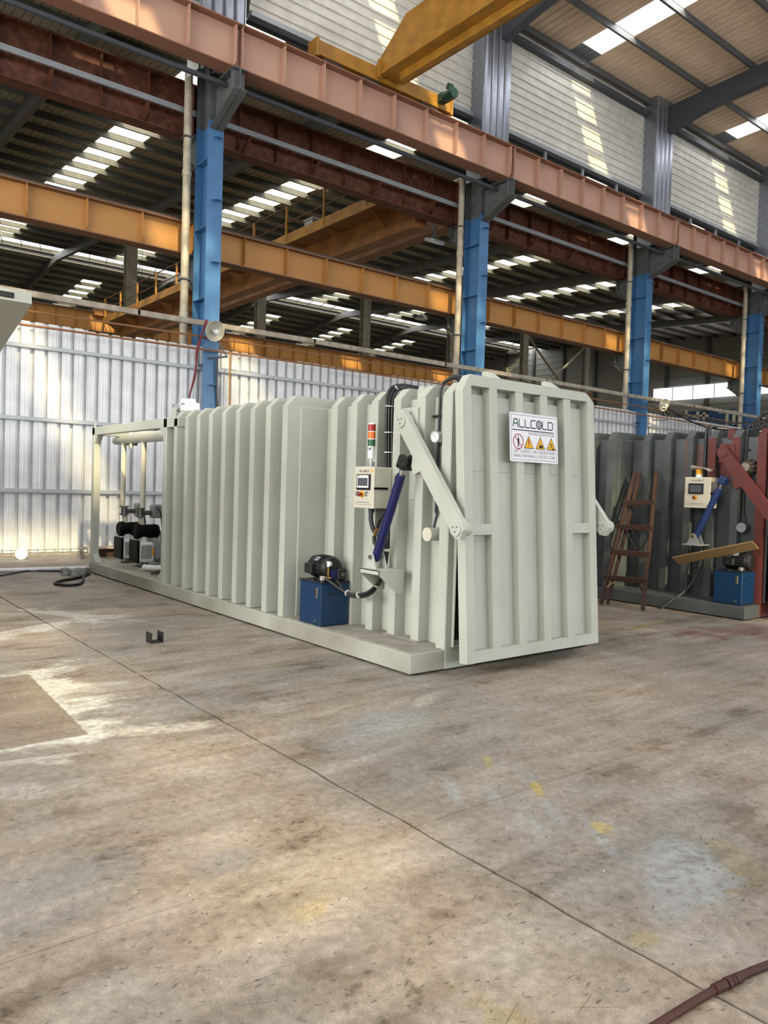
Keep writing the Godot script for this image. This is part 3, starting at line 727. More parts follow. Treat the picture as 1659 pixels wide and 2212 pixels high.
	part(fl, "housing", MB.new().cbox(Transform3D(Basis(Vector3.RIGHT, 0.3), Vector3(14.9, 8.62, -16.7)), Vector3(0.5, 0.1, 0.36), 0.02), M.galv)
	part(fl, "lens", MB.new().cbox(Transform3D(Basis(Vector3.RIGHT, 0.3), Vector3(14.9, 8.565, -16.68)), Vector3(0.44, 0.02, 0.3), 0.004), M.dial)
	part(fl, "yoke", MB.new().bev(Vector3(14.87, 8.62, -16.75), Vector3(14.93, 9.06, -16.68)), M.dark_steel)
	var h := thing("hoist_cabinet", "small pale electrical box on the orange crane walkway", "cabinet", Vector3(13.9, 9.66, -21.6))
	part(h, "body", MB.new().bev(Vector3(13.75, 9.66, -21.9), Vector3(14.1, 10.2, -21.4), 0.02), M.galv)
	part(h, "lid", MB.new().bev(Vector3(13.72, 10.2, -21.93), Vector3(14.13, 10.23, -21.37), 0.01), M.white)

func build_fence() -> void:
	var t := thing("corrugated_fence", "tall galvanised corrugated sheet fence behind the machine", "fence", Vector3(20, 0, FZ))
	var rng := RandomNumberGenerator.new(); rng.seed = 77
	var kinds := []
	for q in 3:
		var prof := []
		var x := 0.0
		for j in 4:
			var p: float = 0.24 + [0.0, 0.012, -0.012][(j + q) % 3]
			for s in [[0.0, 0.0], [0.055, 0.0], [0.06, 0.004], [0.068, 0.0], [0.115, 0.0], [0.12, 0.004], [0.128, 0.0], [p - 0.078, 0.0], [p - 0.072, -0.085], [p - 0.006, -0.085]]: prof.append(Vector2(x + s[0], s[1]))
			x += p
		prof.append(Vector2(0.97, 0.0))
		kinds.append(mesh_of(MB.new().sheet(Vector3.ZERO, Vector3.RIGHT, Vector3(0, 0, 1), Vector3(0, 4.34, 0), prof), Vector3.ZERO))
	for k in 50:
		var i := MeshInstance3D.new(); i.name = "sheet"; i.mesh = kinds[rng.randi() % 3]; i.material_override = M.fence_sheet
		i.position = Vector3(1.0 + 0.96 * k - 20.0, 0.05 + rng.randf_range(-0.02, 0.03), rng.randf_range(-0.006, 0.006))
		t.add_child(i, true)
	for y in [1.2, 2.55, 3.9]:
		for k in 6:
			part(t, "rail", MB.new().bev(Vector3(1.0 + 8.0 * k, y, FZ + 0.01), Vector3(8.98 + 8.0 * k, y + 0.075, FZ + 0.075), 0.006), M.fence_rail)
	part(t, "base_kerb", MB.new().bev(Vector3(1.0, 0, FZ - 0.08), Vector3(49, 0.055, FZ + 0.06), 0.01), M.tray)

# ------------------------------------------------------------------ the vacuum coolers
func arc(o: Vector3, U: Vector3, V: Vector3, r: float, a0: float, a1: float, n := 8) -> Array:
	var out := []
	for k in n + 1:
		var a := lerpf(a0, a1, float(k) / n)
		out.append(o + U * (r * cos(a)) + V * (r * sin(a)))
	return out

func curve(pts: Array, n := 8) -> Array:
	var c := Curve3D.new(); c.bake_interval = 0.03
	for k in pts.size():
		var d: Vector3 = (pts[mini(k + 1, pts.size() - 1)] - pts[maxi(k - 1, 0)]) / 6.0
		c.add_point(pts[k], -d, d)
	var out := []
	for k in pts.size() - 1:
		for j in n: out.append(c.sample(k, float(j) / n))
	out.append(pts[-1])
	return out

func hoop(xo: float, xr: float, z0: float, y0 := 0.177, depth := 0.1) -> MB:
	return MB.new().prism(PackedVector2Array([Vector2(xo, y0), Vector2(xr, y0), Vector2(xr, 2.29), Vector2(xr - 0.1, 2.39), Vector2(xo + 0.1, 2.39), Vector2(xo, 2.29)]), Vector3(0, 0, z0), Vector3.RIGHT, Vector3.UP, Vector3(0, 0, depth))

# tilt: how far the foot of the door has swung out, in radians from upright
func cooler(label: String, body: Material, deck: Material, front: Material, patch: Material, tilt: float, rear: bool) -> Node3D:
	var t := thing("vacuum_cooler", label, "machine", Vector3(5.2, 0, -8.0))
	var zb := -12.53 if rear else -9.7
	# skid
	part(t, "skid", MB.new().bev(Vector3(3.99, 0.014, zb), Vector3(6.3, 0.172, -4.6), 0.006), body if body != M.pale else M.pale_base)
	part(t, "deck_plate", MB.new().box(Vector3(4.03, 0.17, -6.62), Vector3(4.6, 0.177, -4.65)), deck)
	part(t, "floor_gap", MB.new().box(Vector3(4.03, 0.0, zb + 0.04), Vector3(6.26, 0.016, -4.64)), M.black_gap)
	part(t, "foot_plate", MB.new().bev(Vector3(4.335, 0.177, -5.40), Vector3(4.5, 0.19, -4.93), 0.004), deck)
	# chamber: wide part behind, narrow part towards the door
	part(t, "rear_chamber", MB.new().bev(Vector3(4.145, 0.17, -9.35), Vector3(6.15, 2.29, -6.565), 0.008), body)
	part(t, "front_chamber", MB.new().bev(Vector3(4.475, 0.17, -6.58), Vector3(5.965, 2.29, -4.63), 0.008), body)
	for k in 9:
		part(t, "rib", hoop(4.0, 6.29, -9.323 + 0.331 * k), body)
	for k in 6:
		var z := -6.33 + 0.3245 * k
		var m := body
		if front != body and k == 5: m = front
		part(t, "rib", hoop(4.357, 6.075, z), m)
	# weld seams across the panels between the ribs
	for k in 8:
		part(t, "weld_seam", MB.new().box(Vector3(4.1425, 1.395, -9.22 + 0.331 * k), Vector3(4.147, 1.4, -8.995 + 0.331 * k)), deck)
	for k in 5:
		part(t, "weld_seam", MB.new().box(Vector3(4.4725, 1.395, -6.23 + 0.3245 * k), Vector3(4.477, 1.4, -6.005 + 0.3245 * k)), deck)
	if patch:
		part(t, "primer_patch", MB.new().box(Vector3(4.352, 1.55, -5.359), Vector3(4.36, 2.285, -5.254)), patch)
		part(t, "primer_patch", MB.new().box(Vector3(4.352, 1.95, -5.034), Vector3(4.36, 2.285, -4.93)), patch)
		part(t, "primer_patch", MB.new().box(Vector3(4.468, 1.7, -5.255), Vector3(4.476, 2.2, -5.034)), patch)
		part(t, "primer_patch", MB.new().box(Vector3(4.352, 1.3, -5.684), Vector3(4.36, 2.285, -5.66)), M.dull_primer)
		part(t, "primer_patch", MB.new().box(Vector3(4.468, 1.75, -5.58), Vector3(4.476, 2.2, -5.36)), M.dull_primer)
	# front flange with the sealing rim, and the dark inside
	part(t, "door_flange", MB.new().box(Vector3(4.36, 0.177, -4.62), Vector3(6.07, 2.29, -4.598)), front)
	part(t, "apron", MB.new().bev(Vector3(4.36, 0.014, -4.64), Vector3(6.28, 0.178, -4.597), 0.004), front if front != body else body)
	for a in [[4.425, 4.44], [5.99, 6.005]]:
		part(t, "seal_rim", MB.new().bev(Vector3(a[0], 0.2, -4.6), Vector3(a[1], 2.27, -4.568), 0.005), body)
	for y in [0.19, 2.255]:
		part(t, "seal_rim", MB.new().bev(Vector3(4.425, y, -4.6), Vector3(6.005, y + 0.015, -4.568), 0.005), body)
	part(t, "seal", MB.new().box(Vector3(4.46, 0.25, -4.599), Vector3(5.97, 2.22, -4.585)), M.rubber)
	# door, hung from its upper edge
	var B := Basis(Vector3.RIGHT, tilt)
	var hinge := Vector3(4.353, 2.33, -4.482)
	var X := Transform3D(B, hinge) * Transform3D(Basis(), Vector3(0, -2.228, 0))
	var bx := func(x0, x1, y0, y1, z0, z1, r): return MB.new().cbox(X * Transform3D(Basis(), Vector3((x0 + x1) / 2, (y0 + y1) / 2, (z0 + z1) / 2)), Vector3(x1 - x0, y1 - y0, z1 - z0), r)
	var W := 1.723
	var door := part(t, "door", bx.call(0.04, W - 0.04, 0.03, 2.2, -0.088, -0.078, 0.003), front)
	var U := X.basis.x; var V := X.basis.y; var N := X.basis.z
	var rim := func(poly): return MB.new().prism(PackedVector2Array(poly), X * Vector3(0, 0, -0.09), U, V, N * 0.09)
	part(door, "frame_side", rim.call([Vector2(0, 0), Vector2(0.095, 0.095), Vector2(0.095, 2.25), Vector2(0.05, 2.29), Vector2(0, 2.205)]), front)
	part(door, "frame_side", rim.call([Vector2(W, 0), Vector2(W, 2.255), Vector2(W - 0.05, 2.30), Vector2(W - 0.1, 2.26), Vector2(W - 0.1, 0.095)]), front)
	part(door, "frame_bottom", rim.call([Vector2(0, 0), Vector2(W, 0), Vector2(W - 0.1, 0.095), Vector2(0.095, 0.095)]), front)
	part(door, "frame_top", rim.call([Vector2(0.05, 2.29), Vector2(0.095, 2.25), Vector2(W - 0.1, 2.26), Vector2(W - 0.05, 2.3), Vector2(W - 0.12, 2.342), Vector2(0.088, 2.342)]), front)
	for x in [0.31, 0.634, 0.958, 1.282]:
		part(door, "stiffener", bx.call(x, x + 0.093, 0.09, 2.255, -0.085, 0.0, 0.004), front)
	for a in [[0.095, 0.31], [1.375, W - 0.1]]:
		part(door, "cross_member", bx.call(a[0], a[1], 1.03, 1.122, -0.085, -0.001, 0.004), front)
	for k in 5:
		part(door, "panel_seam", bx.call(0.1 + 0.32 * k, 0.3 + 0.32 * k, 1.56, 1.563, -0.08, -0.0755, 0.001), deck)
	part(door, "gasket", bx.call(0.12, W - 0.12, -0.012, 0.0, -0.07, -0.03, 0.002), M.rubber)
	for x in [0.42, 1.2]:
		part(t, "door_hanger", MB.new().prism(PackedVector2Array([Vector2(0, 0), Vector2(-0.16, 0.0), Vector2(-0.16, 0.09), Vector2(-0.12, 0.09)]), X * Vector3(x, 2.34, -0.03), N, V, U * 0.09), front)
	# lifting arms on both sides
	for s in [0, 1]:
		if s == 1 and tilt < -1.0: continue
		var xa := 4.235 if s == 0 else 6.13
		var top := Vector3(xa, 2.078, -5.10)
		var low := X * Vector3(0, 1.086, 0.02); low.x = xa
		if tilt < -1.0: low = X * Vector3(0, 1.086, -0.05); low.x = xa
		var d := (low - top).normalized(); var q := Vector3(0, d.z, -d.y)   # q points up and forward
		if q.y < 0: q = -q
		var L := top.distance_to(low)
		var P := [Vector2(-0.075, 0.075), Vector2(-0.085, -0.04), Vector2(-0.02, -0.075), Vector2(0.34, -0.07), Vector2(0.40, -0.135), Vector2(0.475, -0.15), Vector2(0.5, -0.07), Vector2(L + 0.05, -0.062), Vector2(L + 0.09, -0.02), Vector2(L + 0.055, 0.06), Vector2(L + 0.0, 0.078)]
		var arm := part(t, "lift_arm", MB.new().prism(PackedVector2Array(P), top, d, q, Vector3(0.055, 0, 0)), front)
		for e in [top, low]:
			part(arm, "pivot_disc", MB.new().cyl(e + Vector3(-0.014, 0, 0), e + Vector3(0.12, 0, 0), 0.06, 24), front)
			for j in 3:
				var an := 0.6 + TAU * j / 3
				part(arm, "bolt", MB.new().cyl(e + Vector3(-0.022, 0.026 * sin(an), 0.026 * cos(an)), e + Vector3(-0.012, 0.026 * sin(an), 0.026 * cos(an)), 0.006, 8), M.steel)
	part(t, "arm_mount", MB.new().bev(Vector3(4.33, 1.96, -5.2), Vector3(4.48, 2.2, -5.0), 0.006), patch if patch else body)
	part(t, "stop_slot", MB.new().bev(Vector3(4.44, 2.115, -4.985), Vector3(4.474, 2.132, -4.85), 0.003), M.rubber)
	part(t, "lifting_lug", MB.new().prism(PackedVector2Array([Vector2(-0.05, 0), Vector2(0.05, 0), Vector2(0.05, 0.09), Vector2(0.03, 0.13), Vector2(-0.03, 0.13), Vector2(-0.05, 0.09)]), Vector3(4.46, 2.27, -5.11), Vector3(0, 0, 1), Vector3.UP, Vector3(0.02, 0, 0)), patch if patch else body)
	if rear: rear_frame(t, body, deck)
	return t

func rear_frame(t: Node3D, body: Material, deck: Material) -> void:
	for x in [4.0, 6.19]:
		var post := func(z0, z1): return MB.new().bev(Vector3(x, 0.17, z0), Vector3(x + 0.1, 2.31, z1), 0.005)
		part(t, "frame_post", post.call(-12.5, -12.385), body)
		part(t, "frame_post", post.call(-9.66, -9.55), body)
		part(t, "frame_beam", MB.new().bev(Vector3(x, 2.19, -12.5), Vector3(x + 0.1, 2.315, -9.2), 0.005), body)
		for a in [[-12.385, 1, 0.177, 1], [-9.66, -1, 0.177, 1], [-12.385, 1, 2.19, -1], [-9.66, -1, 2.19, -1]]:
			part(t, "gusset", MB.new().prism(PackedVector2Array([Vector2(0, 0), Vector2(0.14 * a[1], 0), Vector2(0, 0.14 * a[3])]), Vector3(x + 0.005, a[2], a[0]), Vector3(0, 0, 1), Vector3.UP, Vector3(0.09, 0, 0)), body)
	part(t, "frame_beam", MB.new().bev(Vector3(4.05, 2.19, -12.5), Vector3(6.25, 2.315, -12.4), 0.005), body)
	part(t, "end_wall", MB.new().bev(Vector3(4.1, 0.17, -9.52), Vector3(6.2, 2.3, -9.33), 0.005), body)
	part(t, "roof_cowl", MB.new().bev(Vector3(4.5, 2.2, -12.3), Vector3(6.1, 2.24, -9.6), 0.005), M.white)
	part(t, "inlet_flange", MB.new().lathe(MB.frame(Vector3(4.35, 1.66, -9.52), Vector3(0, 0, -1)), [Vector2(0, 0), Vector2(0.2, 0), Vector2(0.2, 0.03), Vector2(0.12, 0.07), Vector2(0, 0.09)], 24), M.crane_green)
	part(t, "frame_lug", MB.new().bev(Vector3(4.01, 2.31, -12.45), Vector3(4.03, 2.43, -12.39), 0.003), body)
	part(t, "frame_lug", MB.new().bev(Vector3(4.01, 2.31, -9.44), Vector3(4.04, 2.44, -9.34), 0.003), body)
	# suction header over the pumps
	var hp := MB.new().tube([Vector3(4.42, 2.13, -9.5), Vector3(4.42, 2.13, -12.62)] , 0.06, 18)
	hp.tube(arc(Vector3(4.5, 2.13, -12.62), Vector3(-1, 0, 0), Vector3(0, 0, -1), 0.08, 0, PI / 2, 6) + [Vector3(4.8, 2.13, -12.7)], 0.06, 18)
	part(t, "suction_header", hp, body)
	for z in [-12.25, -11.4]:
		part(t, "drop_pipe", MB.new().cyl(Vector3(4.42, 1.08, z), Vector3(4.42, 2.1, z), 0.04, 16), M.cream)
	for z in [-12.3, -12.55]:
		part(t, "pipe_hanger", MB.new().bev(Vector3(4.52, 2.0, z), Vector3(4.56, 2.3, z + 0.03)), M.white)

func vacuum_pump(label: String, z: float) -> void:
	var x := 4.36
	var t := thing("vacuum_pump", label, "pump", Vector3(4.7, 0.177, z), "vacuum pumps in the rear frame")
	# cooling box with its slotted side, fan guard towards the aisle
	part(t, "cooler_box", MB.new().bev(Vector3(x, 0.25, z - 0.17), Vector3(x + 0.24, 0.56, z + 0.17), 0.03), M.white)
	part(t, "fan_guard", MB.new().bev(Vector3(x - 0.03, 0.24, z - 0.175), Vector3(x + 0.01, 0.585, z + 0.175), 0.012), M.black_plastic)
	for k in 9:
		part(t, "slot", MB.new().box(Vector3(x + 0.035 + 0.019 * k, 0.3, z + 0.165), Vector3(x + 0.044 + 0.019 * k, 0.51, z + 0.1715)), M.print_black)
	part(t, "yellow_label", MB.new().box(Vector3(x + 0.205, 0.35, z + 0.168), Vector3(x + 0.232, 0.47, z + 0.172)), M.yellow)
	part(t, "casing", MB.new().bev(Vector3(x + 0.24, 0.27, z - 0.15), Vector3(x + 0.8, 0.55, z + 0.13), 0.04), M.galv)
	for k in 6:
		part(t, "cooling_fin", MB.new().lathe(MB.frame(Vector3(x + 0.33 + 0.05 * k, 0.6, z), Vector3(1, 0, 0)), [Vector2(0, 0), Vector2(0.12, 0), Vector2(0.12, 0.02), Vector2(0, 0.02)], 18), M.white)
	for fx in [0.06, 0.62]:
		part(t, "foot", MB.new().bev(Vector3(x + fx, 0.177, z - 0.1), Vector3(x + fx + 0.12, 0.26, z + 0.1)), M.steel)
	part(t, "exhaust_elbow", MB.new().tube(arc(Vector3(x + 0.4, 0.5, z + 0.02), Vector3(0, 1, 0), Vector3(1, 0, 0), 0.16, -0.3, 1.6, 8), 0.05, 12), M.white)
	# inlet filter: drum with a wide cap and spring clips
	var f := MB.frame(Vector3(x - 0.02, 0.715, z + 0.04), Vector3(1, 0.02, 0))
	part(t, "filter_drum", MB.new().lathe(f, [Vector2(0, 0.05), Vector2(0.105, 0.05), Vector2(0.105, 0.33), Vector2(0.095, 0.355), Vector2(0, 0.36)], 28), M.black_plastic)
	part(t, "filter_cap", MB.new().lathe(f, [Vector2(0, -0.01), Vector2(0.05, -0.01), Vector2(0.055, 0.0), Vector2(0.1, -0.015), Vector2(0.118, 0.01), Vector2(0.118, 0.05), Vector2(0, 0.05)], 28), M.black_plastic)
	for a in [0.5, 3.6]:
		part(t, "clip", MB.new().bev(Vector3(x + 0.02, 0.715 + 0.108 * sin(a + 1.0), z + 0.04 + 0.108 * cos(a + 1.0)), Vector3(x + 0.08, 0.727 + 0.108 * sin(a + 1.0), z + 0.06 + 0.108 * cos(a + 1.0))), M.steel)
	part(t, "spigot", MB.new().cyl(Vector3(x + 0.1, 0.54, z + 0.04), Vector3(x + 0.1, 0.64, z + 0.04), 0.07, 18), M.white)
	part(t, "inlet_pipe", MB.new().cyl(Vector3(x + 0.08, 0.8, z + 0.03), Vector3(x + 0.07, 0.94, z + 0.02), 0.042, 16), M.cream)
	var vb := MB.new().cyl(Vector3(x + 0.06, 0.93, z + 0.02), Vector3(x + 0.06, 1.08, z + 0.02), 0.05, 18)
	for y in [0.94, 1.06]: vb.cyl(Vector3(x + 0.06, y, z + 0.02), Vector3(x + 0.06, y + 0.02, z + 0.02), 0.075, 18)
	part(t, "valve_body", vb, M.steel)
	part(t, "valve_stem", MB.new().cyl(Vector3(x + 0.1, 1.0, z + 0.02), Vector3(x + 0.25, 1.0, z + 0.02), 0.035, 12), M.steel)
	part(t, "actuator", MB.new().bev(Vector3(x + 0.24, 0.92, z - 0.08), Vector3(x + 0.38, 1.13, z + 0.1), 0.02), M.galv)
	part(t, "cable", MB.new().tube(curve([Vector3(x + 0.3, 1.08, z + 0.1), Vector3(x + 0.33, 1.0, z + 0.16), Vector3(x + 0.36, 0.8, z + 0.15), Vector3(x + 0.42, 0.6, z + 0.14)]), 0.012, 8), M.hose)

func hydraulic_unit(label: String, at: Vector3, flip: bool) -> void:
	# tank of 0.32 x 0.42 x 0.37 m; `at` is the corner nearest the aisle and the door
	var t := thing("hydraulic_power_unit", label, "hydraulic unit", at + Vector3(0.16, 0, -0.18), "hydraulic units on the machine skids")
	var P := func(x, y, z): return at + Vector3(x, y, z)
	part(t, "tank", MB.new().bev(P.call(0, 0.004, -0.365), P.call(0.325, 0.41, 0), 0.008), M.blue_tank)
	part(t, "tank_lid", MB.new().bev(P.call(-0.006, 0.408, -0.371), P.call(0.331, 0.42, 0.006), 0.003), M.tank_top)
	var gx := -0.006
	var gz := -0.085
	part(t, "sight_frame", MB.new().bev(P.call(gx, 0.26, gz), P.call(0.002, 0.365, gz + 0.033), 0.008), M.chrome)
	part(t, "sight_glass", MB.new().box(P.call(gx - 0.002, 0.285, gz + 0.011), P.call(0.002, 0.34, gz + 0.021)), M.brass)
	part(t, "drain_plug", MB.new().cyl(P.call(-0.02, 0.05, -0.07), P.call(0.0, 0.05, -0.07), 0.014, 10), M.steel)
	part(t, "handle", MB.new().tube(arc(P.call(0.12, 0.33, 0.004), Vector3.RIGHT, Vector3.UP, 0.035, PI, TAU, 8), 0.004, 6), M.rubber)
	for c in [[0.02, -0.35], [0.02, -0.02], [0.31, -0.02], [0.02, -0.18]]:
		part(t, "bolt", MB.new().cyl(P.call(c[0], 0.418, c[1]), P.call(c[0], 0.428, c[1]), 0.007, 8), M.steel)
	part(t, "filler_cap", MB.new().lathe(MB.frame(P.call(0.05, 0.42, -0.05), Vector3.UP), [Vector2(0.02, 0), Vector2(0.03, 0.012), Vector2(0.034, 0.014), Vector2(0.034, 0.05), Vector2(0.028, 0.056), Vector2(0, 0.056)], 18), M.chrome)
	# motor lying along the tank with a fan cowl, a terminal box and fins
	var zc := -0.17
	var y := 0.54
	var mo := MB.new()
	var ax := Vector3(0.0, 0, 1.0)
	var o: Vector3 = P.call(0.17, y, -0.37)
	if flip: o = P.call(0.17, y, -0.30)
	mo.lathe(MB.frame(o, ax), [Vector2(0, 0), Vector2(0.09, 0), Vector2(0.108, 0.03), Vector2(0.112, 0.1), Vector2(0.105, 0.105), Vector2(0.105, 0.27), Vector2(0.112, 0.275), Vector2(0.1, 0.32), Vector2(0.06, 0.33), Vector2(0, 0.33)], 28)
	var motor := part(t, "motor", mo, M.motor)
	for k in 14:
		var a := -0.4 + PI * 1.25 * k / 13.0
		part(motor, "fin", MB.new().bar(o + Vector3(-0.108 * cos(a), 0.108 * sin(a), 0.11), o + Vector3(-0.108 * cos(a), 0.108 * sin(a), 0.265), 0.006, 0.02, Vector3(-cos(a), sin(a), 0)), M.motor)
	part(motor, "terminal_box", MB.new().bev(o + Vector3(-0.16, -0.06, 0.05), o + Vector3(-0.08, 0.04, 0.17), 0.012), M.motor)
	part(motor, "rating_plate", MB.new().cbox(Transform3D(Basis(Vector3(0, 0, 1), 0.75), o + Vector3(-0.078, 0.082, 0.16)), Vector3(0.05, 0.002, 0.07), 0.001), M.galv)
	part(motor, "mounting_foot", MB.new().bev(o + Vector3(-0.09, -0.125, 0.1), o + Vector3(0.09, -0.1, 0.28)), M.motor)
	var v: Vector3 = P.call(0.15, 0.42, -0.06)
	part(t, "valve_block", MB.new().bev(v + Vector3(-0.02, 0, -0.02), v + Vector3(0.05, 0.11, 0.04), 0.004), M.blue_cyl)
	part(t, "gear_pump", MB.new().bev(v + Vector3(0.05, 0.0, -0.03), v + Vector3(0.15, 0.12, 0.05), 0.015), M.motor)
	part(t, "pump_port", MB.new().lathe(MB.frame(v + Vector3(0.1, 0.065, 0.05), Vector3(0, 0, 1)), [Vector2(0.008, 0), Vector2(0.018, 0), Vector2(0.018, 0.008), Vector2(0.008, 0.008)], 14), M.chrome)
	for k in 3:
		part(t, "valve_spool", MB.new().cyl(v + Vector3(-0.01 + 0.022 * k, 0.11, 0.01), v + Vector3(-0.01 + 0.022 * k, 0.15, 0.01), 0.008, 10), M.steel)
	part(t, "gauge_stem", MB.new().cyl(v + Vector3(-0.045, 0.02, 0.02), v + Vector3(-0.045, 0.13, 0.02), 0.008, 10), M.brass)
	var gf := MB.frame(v + Vector3(-0.03, 0.165, 0.02), Vector3(-1, 0, 0.25))
	part(t, "pressure_gauge", MB.new().lathe(gf, [Vector2(0, 0), Vector2(0.032, 0), Vector2(0.032, 0.028), Vector2(0.028, 0.03), Vector2(0.027, 0.026)], 20), M.chrome)
	part(t, "gauge_face", MB.new().lathe(gf, [Vector2(0.027, 0.0255), Vector2(0, 0.0255)], 20), M.dial)
	part(t, "fitting", MB.new().cyl(v + Vector3(-0.06, 0.03, 0.0), v + Vector3(-0.02, 0.03, 0.03), 0.014, 10), M.brass)

func flat_text(s: String, h: float, o: Vector3, U: Vector3, V: Vector3, width: float, bold := false) -> Array:
	# lettering as a thin mesh, set out from o along U; V is up. Returns [mesh, transform]
	var f := SystemFont.new(); f.font_names = PackedStringArray(["Droid Sans"])
	if bold: f.font_weight = 700
	var m := TextMesh.new(); m.font = f; m.text = s; m.font_size = 32; m.pixel_size = 0.01; m.depth = 0.02
	m.horizontal_alignment = HORIZONTAL_ALIGNMENT_LEFT; m.vertical_alignment = VERTICAL_ALIGNMENT_BOTTOM
	var bb := m.get_aabb()
	var sx := width / bb.size.x; var sy := h / bb.size.y
	var N := U.cross(V)
	var xf := Transform3D(Basis(U * sx, V * sy, N * 0.06), o - U * (bb.position.x * sx) - V * (bb.position.y * sy))
	return [m, xf]

func text_part(parent: Node3D, called: String, s: String, h: float, o: Vector3, U: Vector3, V: Vector3, width: float, m: Material, bold := false) -> void:
	var r := flat_text(s, h, o, U, V, width, bold)
	var i := MeshInstance3D.new(); i.name = called; i.mesh = r[0]; i.material_override = m
	i.transform = Transform3D(Basis(), -org[parent]) * (r[1] as Transform3D)
	parent.add_child(i, true)

func logo(b: MB, o: Vector3, U: Vector3, V: Vector3, w: float, h: float, t: float) -> void:
	# seven rounded letters: A L L C (snowflake) L D, drawn as flat strokes of width t
	var N := U.cross(V)
	var c := w / 7.0 * 0.80
	var st := func(k: int, pts: Array):
		var x0 := w / 7.0 * k + (w / 7.0 - c) * 0.5
		for j in pts.size() - 1:
			var p: Vector2 = pts[j]; var q: Vector2 = pts[j + 1]
			var A := o + U * (x0 + p.x * c) + V * (p.y * h); var B := o + U * (x0 + q.x * c) + V * (q.y * h)
			var d := (B - A).normalized() * t * 0.35
			b.bar(A - d, B + d, t, 0.0012, N, 0.0002)
	st.call(0, [Vector2(0, 0), Vector2(0.18, 0.9), Vector2(0.3, 1), Vector2(0.7, 1), Vector2(0.82, 0.9), Vector2(1, 0)])
	st.call(0, [Vector2(0.12, 0.42), Vector2(0.88, 0.42)])
	for k in [1, 2, 5]: st.call(k, [Vector2(0, 1), Vector2(0, 0.15), Vector2(0.12, 0), Vector2(1, 0)])
	st.call(3, [Vector2(1, 1), Vector2(0.15, 1), Vector2(0, 0.85), Vector2(0, 0.15), Vector2(0.15, 0), Vector2(1, 0)])
	st.call(6, [Vector2(0, 0), Vector2(0, 1), Vector2(0.82, 1), Vector2(1, 0.85), Vector2(1, 0.15), Vector2(0.82, 0), Vector2(0, 0)])
	var m := o + U * (w / 7.0 * 4.5) + V * (h * 0.5)
	var R := h * 0.53
	for k in 24:
		var a := TAU * k / 24; var e := TAU * (k + 1) / 24
		b.bar(m + (U * cos(a) + V * sin(a)) * R, m + (U * cos(e) + V * sin(e)) * R, t * 1.1, 0.0012, N, 0.0002)
	for k in 8:
		var a := TAU * k / 8
		b.bar(m + (U * cos(a) + V * sin(a)) * R * 0.2, m + (U * cos(a) + V * sin(a)) * R * 0.92, t * 0.7, 0.0012, N, 0.0002)

